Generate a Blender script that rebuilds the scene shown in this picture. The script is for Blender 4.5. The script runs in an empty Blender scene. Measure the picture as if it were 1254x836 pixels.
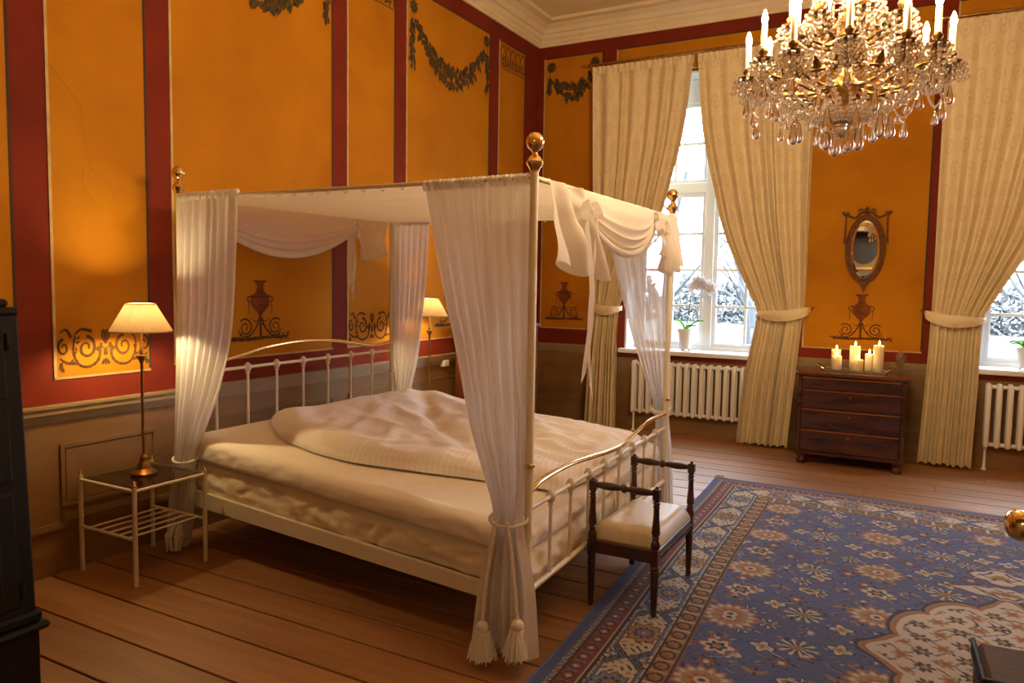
import bpy, bmesh, math, random
import numpy as np
from mathutils import Vector, Matrix
random.seed(7)
PI = math.pi
sc = bpy.context.scene
COL = sc.collection

# ---------------------------------------------------------------- camera
cam = bpy.data.objects.new('camera', bpy.data.cameras.new('camera'))
COL.objects.link(cam)
cam.matrix_world = Matrix(((0.877684887, -0.050477106, 0.476572451, 4.064),
                           (0.478962730, 0.058679760, -0.875871788, -8.025),
                           (0.016246316, 0.996999873, 0.075678991, 1.600),
                           (0, 0, 0, 1)))
cam.data.sensor_fit = 'HORIZONTAL'
cam.data.sensor_width = 36.0
cam.data.lens = 921.82 / 1254 * 36.0
cam.data.clip_start = 0.05
sc.camera = cam

# ---------------------------------------------------------------- world, exposure
w = bpy.data.worlds.new('overcast_sky'); sc.world = w; w.use_nodes = True
bg = w.node_tree.nodes['Background']
bg.inputs[0].default_value = (0.88, 0.94, 1.0, 1); bg.inputs[1].default_value = 18.0
sc.view_settings.view_transform = 'Standard'
sc.view_settings.look = 'None'
sc.view_settings.exposure = 0.33
sc.view_settings.gamma = 1.0
sc.view_settings.use_curve_mapping = False
sc.cycles.caustics_reflective = False
sc.cycles.caustics_refractive = False
sc.cycles.sample_clamp_indirect = 4.0
sc.cycles.max_bounces = 8
sc.cycles.transparent_max_bounces = 24
CHANDELIER_STRENGTH = 820.0      # bulbs
LAMP_STRENGTH = 620.0
FILL_STRENGTH = 400.0  # unseen fill light, added for the near side of the bed
CANDLE_STRENGTH = 150.0
WARM = (1.0, 0.66, 0.34)

# ---------------------------------------------------------------- materials
MATS = {}
def _new(name):
    m = bpy.data.materials.new(name); m.use_nodes = True
    nt = m.node_tree; b = nt.nodes['Principled BSDF']
    MATS[name] = m
    return m, nt, b
def nd(nt, t, **kw):
    n = nt.nodes.new(t)
    for k, v in kw.items():
        if k.startswith('i_'):
            n.inputs[k[2:].replace('_', ' ')].default_value = v
        else:
            setattr(n, k, v)
    return n
def c4(c): return (c[0], c[1], c[2], 1.0)
def mat(name, col, rough=0.5, metal=0.0, col2=None, nscale=6.0, stretch=(1, 1, 1), lo=0.35, hi=0.65, bump=0.0, bscale=40.0,
        emit=None, estr=0.0, rnd=0.0, coat=0.0, spec=None, detail=4.0):
    m, nt, b = _new(name)
    L = nt.links.new
    b.inputs['Roughness'].default_value = rough
    b.inputs['Metallic'].default_value = metal
    if spec is not None: b.inputs['Specular IOR Level'].default_value = spec
    if coat: b.inputs['Coat Weight'].default_value = coat; b.inputs['Coat Roughness'].default_value = .15
    b.inputs['Base Color'].default_value = c4(col)
    tc = nd(nt, 'ShaderNodeTexCoord'); mp = nd(nt, 'ShaderNodeMapping'); mp.inputs['Scale'].default_value = stretch
    L(tc.outputs['Object'], mp.inputs['Vector'])
    last = None
    if col2 is not None:
        n = nd(nt, 'ShaderNodeTexNoise'); n.inputs['Scale'].default_value = nscale; n.inputs['Detail'].default_value = detail
        L(mp.outputs[0], n.inputs['Vector'])
        r = nd(nt, 'ShaderNodeValToRGB'); r.color_ramp.elements[0].position = lo; r.color_ramp.elements[1].position = hi
        r.color_ramp.elements[0].color = c4(col); r.color_ramp.elements[1].color = c4(col2)
        L(n.outputs['Fac'], r.inputs[0]); last = r.outputs[0]
    if rnd:
        oi = nd(nt, 'ShaderNodeObjectInfo'); hs = nd(nt, 'ShaderNodeHueSaturation')
        mr = nd(nt, 'ShaderNodeMapRange'); mr.inputs['To Min'].default_value = 1 - rnd; mr.inputs['To Max'].default_value = 1 + rnd
        L(oi.outputs['Random'], mr.inputs['Value']); L(mr.outputs[0], hs.inputs['Value'])
        if last: L(last, hs.inputs['Color'])
        else: hs.inputs['Color'].default_value = c4(col)
        last = hs.outputs[0]
    if last: L(last, b.inputs['Base Color'])
    if bump:
        n2 = nd(nt, 'ShaderNodeTexNoise'); n2.inputs['Scale'].default_value = bscale; n2.inputs['Detail'].default_value = 5
        L(mp.outputs[0], n2.inputs['Vector'])
        bp = nd(nt, 'ShaderNodeBump'); bp.inputs['Strength'].default_value = bump; bp.inputs['Distance'].default_value = .01
        L(n2.outputs['Fac'], bp.inputs['Height']); L(bp.outputs[0], b.inputs['Normal'])
    if emit:
        b.inputs['Emission Color'].default_value = c4(emit); b.inputs['Emission Strength'].default_value = estr
    return m

OCHRE = mat('ochre_plaster', (.53, .215, .007), .8, col2=(.37, .128, .004), nscale=1.9, lo=.32, hi=.82, detail=9.0, bump=.12, bscale=14, spec=.15)
RED = mat('oxide_red_plaster', (.215, .027, .012), .8, col2=(.135, .018, .009), nscale=2.6, lo=.3, hi=.8, detail=9.0, bump=.10, bscale=14, spec=.15)
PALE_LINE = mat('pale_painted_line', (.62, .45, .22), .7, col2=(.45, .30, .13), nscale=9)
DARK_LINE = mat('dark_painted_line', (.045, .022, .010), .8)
WAINSCOT = mat('grey_brown_paint', (.25, .135, .046), .55, col2=(.205, .108, .036), nscale=3, stretch=(1, 1, 3), bump=.05, bscale=10)
RAILPAINT = mat('beige_rail_paint', (.36, .25, .12), .5, col2=(.29, .20, .10), nscale=5)
PLASTERW = mat('cream_stucco', (.84, .73, .52), .7, col2=(.77, .66, .46), nscale=3)
CEILING = mat('warm_grey_ceiling', (.76, .62, .40), .8, col2=(.70, .57, .36), nscale=1.5)
STRIPES = mat('faded_striped_wallpaper', (.50, .47, .40), .8, col2=(.38, .37, .33), nscale=5, stretch=(4, 1, .02))
WINPAINT = mat('white_window_paint', (.82, .86, .91), .4)
SILLPAINT = mat('white_sill_paint', (.82, .82, .80), .35)
GAPDARK = mat('dark_underfloor', (.02, .012, .007), .9)
PAINT_DARK = mat('umber_mural_paint', (.060, .028, .012), .85, spec=.1, col2=(.15, .070, .026), nscale=26, lo=.3, hi=.8)
PAINT_GREEN = mat('dark_leaf_mural_paint', (.040, .028, .015), .85, spec=.1, col2=(.15, .095, .040), nscale=24, lo=.3, hi=.8)
PAINT_URN = mat('russet_mural_paint', (.26, .075, .028), .85, spec=.1, col2=(.10, .030, .018), nscale=9, lo=.3, hi=.75)
PAINT_CRACK = mat('dark_ochre_crack', (.36, .125, .012), .8)  # darker ochre of the plaster crack
BRASS = mat('polished_brass', (.87, .65, .30), .15, 1.0)
OLDBRASS = mat('aged_brass', (.42, .24, .075), .28, 1.0, col2=(.30, .16, .05), nscale=30)
DARKGILT = mat('darkened_bronze', (.26, .135, .036), .35, 1.0, col2=(.14, .07, .02), nscale=40)
GILT = mat('gilded_bronze', (.70, .42, .11), .30, 1.0, col2=(.45, .24, .06), nscale=40)
CREAMMETAL = mat('cream_enamel', (.74, .68, .55), .35)
IVORYTUBE = mat('ivory_candle_tube', (.80, .66, .45), .5)
MAHOG = mat('dark_mahogany', (.075, .018, .008), .26, col2=(.028, .008, .005), nscale=5, stretch=(.6, 3, 3), coat=.4)
MAHOGLINE = mat('red_mahogany_edge', (.26, .070, .020), .25, coat=.5)
MAHOGTOP = mat('red_mahogany_top', (.16, .040, .014), .22, col2=(.09, .022, .009), nscale=4, stretch=(.6, 4, 4), coat=.5)
BLACKWOOD = mat('blackened_oak', (.006, .004, .003), .6, spec=.2, col2=(.011, .007, .005), nscale=6, stretch=(1, 1, .2))
BENCHWOOD = mat('walnut_stain', (.060, .018, .009), .32, col2=(.025, .009, .006), nscale=14, stretch=(1, 1, .3), coat=.3)
SATIN = mat('ivory_satin_upholstery', (.66, .56, .42), .42, col2=(.58, .49, .36), nscale=9, stretch=(14, 1, 1), bump=.08, bscale=60)
MARBLE = mat('grey_marble', (.24, .24, .24), .3, col2=(.12, .12, .13), nscale=12)
RADPAINT = mat('white_radiator_enamel', (.88, .89, .90), .3)
CERAMIC = mat('white_glazed_ceramic', (.85, .85, .84), .2)
LEAFM = mat('glossy_green_leaf', (.10, .30, .05), .35, col2=(.06, .20, .035), nscale=20)
PETAL = mat('white_orchid_petal', (.88, .88, .86), .5)
STEMM = mat('dark_flower_stem', (.03, .05, .03), .6)
WAX = mat('ivory_candle_wax', (.86, .76, .58), .45)
WICK = mat('charred_wick', (.01, .01, .01), .9)
SILVER = mat('worn_silver_tray', (.40, .34, .26), .25, 1.0)
CORDM = mat('white_cotton_cord', (.88, .83, .79), .85, col2=(.76, .70, .66), nscale=90)
LEATHER = mat('tan_leather', (.09, .052, .030), .75, spec=.15, col2=(.08, .045, .026), nscale=18, bump=.2, bscale=80)
LEATHERD = mat('dark_leather_trim', (.010, .007, .006), .6, spec=.2)
SNOWGROUND = mat('frosted_winter_lawn', (.065, .07, .07), .9, col2=(.05, .056, .05), nscale=.6)
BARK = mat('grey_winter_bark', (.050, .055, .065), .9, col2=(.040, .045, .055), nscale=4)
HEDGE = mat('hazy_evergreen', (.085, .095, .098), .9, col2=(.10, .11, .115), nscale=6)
DOORP = mat('white_door_paint', (.55, .50, .42), .45)
PORTRAIT = mat('dark_oil_paint', (.015, .012, .010), .4, col2=(.05, .03, .02), nscale=5)
MATBOARD = mat('pale_gold_spandrel', (.55, .38, .16), .4)
SOCKETM = mat('white_plastic', (.78, .74, .66), .4)
ROSEM = mat('dried_rose', (.30, .12, .06), .8, col2=(.42, .26, .12), nscale=40)
BULB = mat('lit_bulb', (1, .9, .7), .4, emit=(1.0, .73, .40), estr=CHANDELIER_STRENGTH)
LAMPBULB = mat('lit_lamp_bulb', (1, .9, .7), .4, emit=(1.0, .75, .36), estr=LAMP_STRENGTH)
FILLBULB = mat('added_fill_bulb', (1, .9, .7), .4, emit=(1.0, .66, .34), estr=FILL_STRENGTH)  # bulbs of the added light behind the camera
FLAME = mat('candle_flame', (1, .9, .6), .4, emit=(1.0, .62, .22), estr=CANDLE_STRENGTH)
b_ = WAX.node_tree.nodes['Principled BSDF']; b_.inputs['Subsurface Weight'].default_value = .85; b_.inputs['Subsurface Radius'].default_value = (1.0, .6, .3); b_.inputs['Subsurface Scale'].default_value = .06
MIRROR = mat('silvered_mirror', (.85, .85, .85), .02, 1.0)

def floor_material():
    m, nt, b = _new('scrubbed_pine_boards'); L = nt.links.new
    tc = nd(nt, 'ShaderNodeTexCoord'); oi = nd(nt, 'ShaderNodeObjectInfo')
    add = nd(nt, 'ShaderNodeVectorMath', operation='ADD'); mul = nd(nt, 'ShaderNodeMath', operation='MULTIPLY'); mul.inputs[1].default_value = 37.0
    L(oi.outputs['Random'], mul.inputs[0]); L(tc.outputs['Object'], add.inputs[0]); L(mul.outputs[0], add.inputs[1])
    mp = nd(nt, 'ShaderNodeMapping'); mp.inputs['Scale'].default_value = (.55, 9, 9); L(add.outputs[0], mp.inputs['Vector'])
    n = nd(nt, 'ShaderNodeTexNoise'); n.inputs['Scale'].default_value = 2.2; n.inputs['Detail'].default_value = 6; n.inputs['Distortion'].default_value = .6
    L(mp.outputs[0], n.inputs['Vector'])
    r = nd(nt, 'ShaderNodeValToRGB'); e = r.color_ramp.elements
    e[0].position = .3; e[0].color = (.235, .096, .028, 1); e[1].position = .7; e[1].color = (.345, .160, .055, 1)
    L(n.outputs['Fac'], r.inputs[0])
    # knots
    mp2 = nd(nt, 'ShaderNodeMapping'); mp2.inputs['Scale'].default_value = (1.2, 3.5, 1); L(add.outputs[0], mp2.inputs['Vector'])
    v = nd(nt, 'ShaderNodeTexVoronoi'); v.inputs['Scale'].default_value = 1.6; L(mp2.outputs[0], v.inputs['Vector'])
    kr = nd(nt, 'ShaderNodeValToRGB'); kr.color_ramp.elements[0].position = .03; kr.color_ramp.elements[1].position = .085
    kr.color_ramp.elements[0].color = (.45, .35, .3, 1); kr.color_ramp.elements[1].color = (1, 1, 1, 1)
    L(v.outputs['Distance'], kr.inputs[0])
    mx = nd(nt, 'ShaderNodeMix', data_type='RGBA', blend_type='MULTIPLY'); mx.inputs[0].default_value = 1
    L(r.outputs[0], mx.inputs[6]); L(kr.outputs[0], mx.inputs[7])
    hs = nd(nt, 'ShaderNodeHueSaturation'); mr = nd(nt, 'ShaderNodeMapRange'); mr.inputs['To Min'].default_value = .84; mr.inputs['To Max'].default_value = 1.14
    L(oi.outputs['Random'], mr.inputs['Value']); L(mr.outputs[0], hs.inputs['Value']); L(mx.outputs[2], hs.inputs['Color'])
    L(hs.outputs[0], b.inputs['Base Color'])
    b.inputs['Roughness'].default_value = .52; b.inputs['Specular IOR Level'].default_value = .7
    bp = nd(nt, 'ShaderNodeBump'); bp.inputs['Strength'].default_value = .12; bp.inputs['Distance'].default_value = .01
    L(n.outputs['Fac'], bp.inputs['Height']); L(bp.outputs[0], b.inputs['Normal'])
    return m
PINE = floor_material()

def cloth(name, col, translucent=.3, transparent=0.0, col2=None, stripes=None, rough=.8, bump=0.0, bscale=30):
    m, nt, b = _new(name); L = nt.links.new
    nt.nodes.remove(b); out = [n for n in nt.nodes if n.type == 'OUTPUT_MATERIAL'][0]
    d = nd(nt, 'ShaderNodeBsdfDiffuse'); t = nd(nt, 'ShaderNodeBsdfTranslucent')
    d.inputs[0].default_value = c4(col); t.inputs[0].default_value = c4(col)
    src = None
    if stripes:   # woven satin stripes along the cloth's own u coordinate
        uv = nd(nt, 'ShaderNodeUVMap'); sp = nd(nt, 'ShaderNodeSeparateXYZ'); L(uv.outputs[0], sp.inputs[0])
        ml = nd(nt, 'ShaderNodeMath', operation='MULTIPLY'); ml.inputs[1].default_value = stripes * 2 * PI; L(sp.outputs[0], ml.inputs[0])
        si = nd(nt, 'ShaderNodeMath', operation='SINE'); L(ml.outputs[0], si.inputs[0])
        r = nd(nt, 'ShaderNodeValToRGB'); r.color_ramp.elements[0].position = .4; r.color_ramp.elements[1].position = .6
        r.color_ramp.elements[0].color = c4(col); r.color_ramp.elements[1].color = c4(col2)
        mr = nd(nt, 'ShaderNodeMapRange'); mr.inputs['From Min'].default_value = -1; L(si.outputs[0], mr.inputs['Value']); L(mr.outputs[0], r.inputs[0])
        L(r.outputs[0], d.inputs[0]); L(r.outputs[0], t.inputs[0])
    mx = nd(nt, 'ShaderNodeMixShader'); mx.inputs[0].default_value = translucent
    L(d.outputs[0], mx.inputs[1]); L(t.outputs[0], mx.inputs[2]); sh = mx.outputs[0]
    if transparent:
        tr = nd(nt, 'ShaderNodeBsdfTransparent'); m2 = nd(nt, 'ShaderNodeMixShader'); m2.inputs[0].default_value = transparent
        L(sh, m2.inputs[1]); L(tr.outputs[0], m2.inputs[2]); sh = m2.outputs[0]
    if bump:
        tc = nd(nt, 'ShaderNodeTexCoord'); n2 = nd(nt, 'ShaderNodeTexNoise'); n2.inputs['Scale'].default_value = bscale; L(tc.outputs['Object'], n2.inputs['Vector'])
        bp = nd(nt, 'ShaderNodeBump'); bp.inputs['Strength'].default_value = bump; bp.inputs['Distance'].default_value = .02
        L(n2.outputs['Fac'], bp.inputs['Height']); L(bp.outputs[0], d.inputs['Normal'])
    L(sh, out.inputs[0])
    return m
VOILE = cloth('white_striped_voile', (.87, .83, .80), .45, .12, col2=(.93, .89, .87), stripes=13)
CANOPY = cloth('white_canopy_cotton', (.90, .84, .78), .45)
LINEN = cloth('white_bed_linen', (.93, .86, .76), .05, bump=.25, bscale=7)
DUVETM = cloth('white_striped_damask', (.89, .82, .76), .05, col2=(.93, .87, .81), stripes=70, bump=.35, bscale=6)
QUILT = cloth('cream_mattress_cover', (.86, .77, .58), .05, bump=.5, bscale=9)
PETAL = cloth('white_orchid_petal_tissue', (.90, .89, .92), .5)
LEAFM = cloth('green_orchid_leaf_tissue', (.14, .40, .06), .45)
SHADEM = cloth('pleated_cream_lampshade', (.92, .64, .34), .03)

def damask():
    m, nt, b = _new('cream_gold_damask'); L = nt.links.new
    uv = nd(nt, 'ShaderNodeUVMap'); sp = nd(nt, 'ShaderNodeSeparateXYZ'); L(uv.outputs[0], sp.inputs[0])
    def math_(op, a, bb=None):
        n = nd(nt, 'ShaderNodeMath', operation=op)
        for i, x in enumerate((a, bb)):
            if x is None: continue
            if isinstance(x, (int, float)): n.inputs[i].default_value = x
            else: L(x, n.inputs[i])
        return n.outputs[0]
    u = math_('MULTIPLY', sp.outputs[0], 5.6); v = math_('MULTIPLY', sp.outputs[1], 5.0)
    row = math_('FLOOR', v); odd = math_('MULTIPLY', math_('MODULO', row, 2.0), .5)
    fu = math_('SUBTRACT', math_('FRACT', math_('ADD', u, odd)), .5); fv = math_('SUBTRACT', math_('FRACT', v), .5)
    r2 = math_('SQRT', math_('ADD', math_('MULTIPLY', fu, math_('MULTIPLY', fu, 1.3)), math_('MULTIPLY', fv, fv)))
    ring = math_('SINE', math_('MULTIPLY', r2, 27.0))
    ins = math_('LESS_THAN', r2, .41)
    f = math_('MULTIPLY', math_('GREATER_THAN', ring, -.1), ins)
    no = nd(nt, 'ShaderNodeTexNoise'); no.inputs['Scale'].default_value = 40; L(uv.outputs[0], no.inputs['Vector'])
    f2 = math_('MULTIPLY', f, math_('GREATER_THAN', no.outputs['Fac'], .40))
    mx = nd(nt, 'ShaderNodeMix', data_type='RGBA'); L(f2, mx.inputs[0])
    mx.inputs[6].default_value = (.79, .68, .46, 1); mx.inputs[7].default_value = (.725, .60, .375, 1)
    L(mx.outputs[2], b.inputs['Base Color'])
    b.inputs['Roughness'].default_value = .5
    b.inputs['Sheen Weight'].default_value = .2
    return m
DAMASK = damask()

def glass_mix(name, tint, fac, rough=0.0, gloss=(1, 1, 1)):
    m, nt, b = _new(name); L = nt.links.new; nt.nodes.remove(b)
    out = [n for n in nt.nodes if n.type == 'OUTPUT_MATERIAL'][0]
    t = nd(nt, 'ShaderNodeBsdfTransparent'); t.inputs[0].default_value = c4(tint)
    g = nd(nt, 'ShaderNodeBsdfGlossy'); g.inputs['Roughness'].default_value = rough; g.inputs[0].default_value = c4(gloss)
    lw = nd(nt, 'ShaderNodeLayerWeight'); lw.inputs[0].default_value = .5
    pw = nd(nt, 'ShaderNodeMath', operation='POWER'); pw.inputs[1].default_value = 5.0; L(lw.outputs['Facing'], pw.inputs[0])
    ma = nd(nt, 'ShaderNodeMath', operation='MULTIPLY_ADD'); ma.inputs[1].default_value = .8; ma.inputs[2].default_value = ((fac - 1) / (fac + 1)) ** 2; L(pw.outputs[0], ma.inputs[0])
    mx = nd(nt, 'ShaderNodeMixShader'); L(ma.outputs[0], mx.inputs[0]); L(t.outputs[0], mx.inputs[1]); L(g.outputs[0], mx.inputs[2])
    L(mx.outputs[0], out.inputs[0]); return m
PANE = glass_mix('window_glass', (.96, .98, 1.0), 1.35)
TABLEGLASS = glass_mix('smoked_table_glass', (.55, .48, .38), 1.5)
CLEARGLASS = glass_mix('clear_goblet_glass', (.92, .92, .88), 1.5)
def crystal(name, tint, ior=1.55):
    m, nt, b = _new(name); L = nt.links.new; nt.nodes.remove(b)
    out = [n for n in nt.nodes if n.type == 'OUTPUT_MATERIAL'][0]
    g = nd(nt, 'ShaderNodeBsdfGlass'); g.inputs['Color'].default_value = c4(tint); g.inputs['Roughness'].default_value = .0; g.inputs['IOR'].default_value = ior
    gl = nd(nt, 'ShaderNodeBsdfGlossy'); gl.inputs[0].default_value = (1, .95, .85, 1); gl.inputs['Roughness'].default_value = .12
    mx = nd(nt, 'ShaderNodeMixShader'); mx.inputs[0].default_value = .22
    L(g.outputs[0], mx.inputs[1]); L(gl.outputs[0], mx.inputs[2]); L(mx.outputs[0], out.inputs[0]); return m
CRYSTAL = crystal('cut_crystal', (1, .97, .90))

# ---------------------------------------------------------------- mesh helpers
def V(*a): return Vector(a)
class MB:
    def __init__(s): s.v = []; s.f = []; s.uv = {}
    def quad(s, a, b, c, d):
        i = len(s.v); s.v += [tuple(a), tuple(b), tuple(c), tuple(d)]; s.f.append((i, i + 1, i + 2, i + 3))
    def poly(s, pts):
        i = len(s.v); s.v += [tuple(p) for p in pts]; s.f.append(tuple(range(i, i + len(pts))))
    def box(s, x0, x1, y0, y1, z0, z1, M=None):
        i = len(s.v)
        P = [(x, y, z) for z in (z0, z1) for x, y in ((x0, y0), (x1, y0), (x1, y1), (x0, y1))]
        if M: P = [tuple(M(*p)) if callable(M) else tuple(M @ Vector(p)) for p in P]
        s.v += P
        s.f += [tuple(i + k for k in q) for q in ((3, 2, 1, 0), (4, 5, 6, 7), (0, 1, 5, 4), (1, 2, 6, 5), (2, 3, 7, 6), (3, 0, 4, 7))]
        return s
    def bbox(s, x0, x1, y0, y1, z0, z1, b=.004, M=None):
        """box with chamfered edges (24-vertex)"""
        i = len(s.v); P = []
        for z, sz in ((z0, 1), (z1, -1)):
            for x, sx in ((x0, 1), (x1, -1)):
                for y, sy in ((y0, 1), (y1, -1)):
                    P += [(x, y + sy * b, z + sz * b), (x + sx * b, y, z + sz * b), (x + sx * b, y + sy * b, z)]
        if M: P = [tuple(M(*p)) if callable(M) else tuple(M @ Vector(p)) for p in P]
        bm = bmesh.new(); vs = [bm.verts.new(p) for p in P]
        r = bmesh.ops.convex_hull(bm, input=vs)
        bm.normal_update(); bm.verts.index_update()
        idx = {v: k for k, v in enumerate(bm.verts)}
        s.v += [tuple(v.co) for v in bm.verts]; s.f += [tuple(i + idx[v] for v in f.verts) for f in bm.faces]
        bm.free(); return s
    def tube(s, pts, r, n=8, cap=True, closed=False):
        pts = [Vector(p) for p in pts]; m = len(pts)
        rs = r if isinstance(r, (list, tuple)) else [r] * m
        i0 = len(s.v); up = None
        for k, p in enumerate(pts):
            if closed: t = pts[(k + 1) % m] - pts[k - 1]
            else: t = pts[min(k + 1, m - 1)] - pts[max(k - 1, 0)]
            if t.length < 1e-9: t = Vector((0, 0, 1))
            t.normalize()
            if up is None:
                up = Vector((0, 0, 1)) if abs(t.z) < .9 else Vector((1, 0, 0))
            a = (up - t * up.dot(t))
            if a.length < 1e-6: a = t.orthogonal()
            a.normalize(); up = a; b = t.cross(a)
            for j in range(n):
                an = 2 * PI * j / n
                s.v.append(tuple(p + (a * math.cos(an) + b * math.sin(an)) * rs[k]))
        for k in range(m if closed else m - 1):
            for j in range(n):
                a0 = i0 + k * n; b0 = i0 + ((k + 1) % m) * n
                s.f.append((a0 + j, a0 + (j + 1) % n, b0 + (j + 1) % n, b0 + j))
        if cap and not closed:
            s.f.append(tuple(i0 + j for j in reversed(range(n)))); s.f.append(tuple(i0 + (m - 1) * n + j for j in range(n)))
        return s
    def lathe(s, prof, o=(0, 0, 0), n=16, M=None, cap=True):
        i0 = len(s.v); o = Vector(o)
        for r, z in prof:
            for j in range(n):
                an = 2 * PI * j / n
                p = Vector((r * math.cos(an), r * math.sin(an), z))
                if M: p = M @ p
                s.v.append(tuple(o + p))
        for k in range(len(prof) - 1):
            for j in range(n):
                a0 = i0 + k * n; b0 = a0 + n
                s.f.append((a0 + j, a0 + (j + 1) % n, b0 + (j + 1) % n, b0 + j))
        if cap:
            s.f.append(tuple(i0 + j for j in reversed(range(n)))); s.f.append(tuple(i0 + (len(prof) - 1) * n + j for j in range(n)))
        return s
    def sphere(s, c, r, n=10, m=6, sc=(1, 1, 1)):
        prof = [(max(1e-4, r * math.sin(PI * k / m)), -r * math.cos(PI * k / m)) for k in range(m + 1)]
        M = Matrix.Diagonal((sc[0], sc[1], sc[2])).to_3x3()
        return s.lathe(prof, c, n, M)
    def grid(s, fn, nu, nv, uvfn=None):
        i0 = len(s.v)
        for b in range(nv + 1):
            for a in range(nu + 1):
                p = fn(a / nu, b / nv); s.v.append(tuple(p))
                if uvfn: s.uv[len(s.v) - 1] = uvfn(a / nu, b / nv)
        for b in range(nv):
            for a in range(nu):
                k = i0 + b * (nu + 1) + a
                s.f.append((k, k + 1, k + nu + 2, k + nu + 1))
        return s
    def mesh(s, name, smooth=True, ang=40):
        me = bpy.data.meshes.new(name); me.from_pydata(s.v, [], s.f); me.update()
        if s.uv:
            ul = me.uv_layers.new(name='UVMap')
            for lp in me.loops: ul.data[lp.index].uv = s.uv.get(lp.vertex_index, (0, 0))
        if smooth:
            me.polygons.foreach_set('use_smooth', [True] * len(me.polygons))
            try: me.set_sharp_from_angle(angle=math.radians(ang))
            except Exception: pass
        return me
    def build(s, name, m, parent=None, smooth=True, ang=40, origin=None):
        if origin is not None:
            o_ = Vector(origin); s.v = [tuple(Vector(p) - o_) for p in s.v]
        me = s.mesh(name, smooth, ang); me.materials.append(m)
        o = link(name, me, parent)
        if origin is not None: o.location = origin
        return o
def link(name, data, parent=None):
    o = bpy.data.objects.new(name, data); COL.objects.link(o)
    if parent: o.parent = parent
    return o
def tag(o, label, cat=None, group=None, kind=None):
    o['label'] = label
    if cat: o['category'] = cat
    if group: o['group'] = group
    if kind: o['kind'] = kind
    return o
def empty(name, loc=(0, 0, 0), parent=None):
    o = link(name, None, parent); o.location = loc; o.empty_display_size = .1; return o
def inst(me, name, parent, loc=(0, 0, 0), rot=(0, 0, 0)):
    o = link(name, me, parent); o.location = loc; o.rotation_euler = rot; return o
def interp(keys, x):
    """smooth interpolation through [(x, value or tuple)...] sorted ascending"""
    if x <= keys[0][0]: return keys[0][1]
    if x >= keys[-1][0]: return keys[-1][1]
    for k in range(len(keys) - 1):
        if keys[k][0] <= x <= keys[k + 1][0]: break
    x0, v0 = keys[k]; x1, v1 = keys[k + 1]; t = (x - x0) / (x1 - x0)
    vp = keys[k - 1] if k > 0 else (2 * x0 - x1, None); vn = keys[k + 2] if k + 2 < len(keys) else (2 * x1 - x0, None)
    def h(a, b, pa, pn):
        ma = (b - pa) / (x1 - vp[0]) * (x1 - x0) if pa is not None else (b - a)
        mb = (pn - a) / (vn[0] - x0) * (x1 - x0) if pn is not None else (b - a)
        return (2*t**3 - 3*t*t + 1)*a + (t**3 - 2*t*t + t)*ma + (-2*t**3 + 3*t*t)*b + (t**3 - t*t)*mb
    if isinstance(v0, (int, float)): return h(v0, v1, vp[1], vn[1])
    return tuple(h(v0[i], v1[i], vp[1][i] if vp[1] is not None else None, vn[1][i] if vn[1] is not None else None) for i in range(len(v0)))
def spline(pts, n):
    """resampled catmull-rom through 2-D or 3-D points"""
    ks = [(float(i), tuple(p)) for i, p in enumerate(pts)]
    return [interp(ks, (len(pts) - 1) * i / n) for i in range(n + 1)]
# ================================================================ the room
X1, Y0 = 7.4, -8.7          # far side walls (behind / right of the camera)
CEIL = 4.555
# ---- floor boards
floor = MB().box(-.05, X1 + .05, Y0 - .05, .05, -.10, -.024).build('floor', GAPDARK, smooth=False)
tag(floor, 'wide scrubbed pine board floor of the bedroom', 'floor', kind='structure')
ys = [0.0]; rr = random.Random(3)
while ys[-1] > Y0: ys.append(ys[-1] - rr.choice((.215, .235, .25, .262)))
for i in range(len(ys) - 1):
    ya, yb = ys[i + 1] + .0048, ys[i] - .0048
    cut = rr.uniform(2.6, 5.8); segs = [(0, cut - .0015), (cut + .0015, X1)]
    for (xa, xb) in segs:
        o = MB().bbox(-(xb - xa) / 2, (xb - xa) / 2, -(yb - ya) / 2, (yb - ya) / 2, -.024, 0, .003).build('plank', PINE, floor, smooth=False)
        o.location = ((xa + xb) / 2, (ya + yb) / 2, 0)

# ---- walls
wl_ = MB().box(-.35, 0, Y0, .45, -.02, CEIL + .1).build('wall_left', RED, smooth=False)
tag(wl_, 'left wall painted with ochre panels between oxide red bands', 'wall', kind='structure')
WIN = [(1.15, 2.82), (4.51, 6.18)]; WZ0, WZ1 = .905, 3.86; WT = .45
m = MB()
xs = [0, WIN[0][0], WIN[0][1], WIN[1][0], WIN[1][1], X1]
for k in (0, 2, 4): m.box(xs[k], xs[k + 1], 0, WT, -.02, CEIL + .1)
for a, b in WIN:
    m.box(a, b, 0, WT, -.02, WZ0 - .045); m.box(a, b, 0, WT, WZ1, CEIL + .1)
wb_ = m.build('wall_back', RED, smooth=False)
tag(wb_, 'window wall painted with ochre panels and red bands', 'wall', kind='structure')
wr_ = MB().box(X1, X1 + .35, Y0, .45, -.02, CEIL + .1).build('wall_right', OCHRE, smooth=False)
tag(wr_, 'ochre plaster wall on the far right of the room', 'wall', kind='structure')
wf_ = MB().box(-.35, X1 + .35, Y0 - .3, Y0, -.02, CEIL + .1).build('wall_anteroom', STRIPES, smooth=False)
tag(wf_, 'wall with faded striped paper in the next room', 'wall', kind='structure')
YD = -7.17; m = MB(); m.box(0, 1.22, YD - .13, YD, -.02, CEIL + .1); m.box(4.80, X1, YD - .13, YD, -.02, CEIL + .1); m.box(1.22, 4.80, YD - .13, YD, 2.75, CEIL + .1)
wd_ = m.build('wall_front', OCHRE, smooth=False)
tag(wd_, 'ochre wall with the wide doorway opposite the windows', 'wall', kind='structure')
m = MB()
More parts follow.
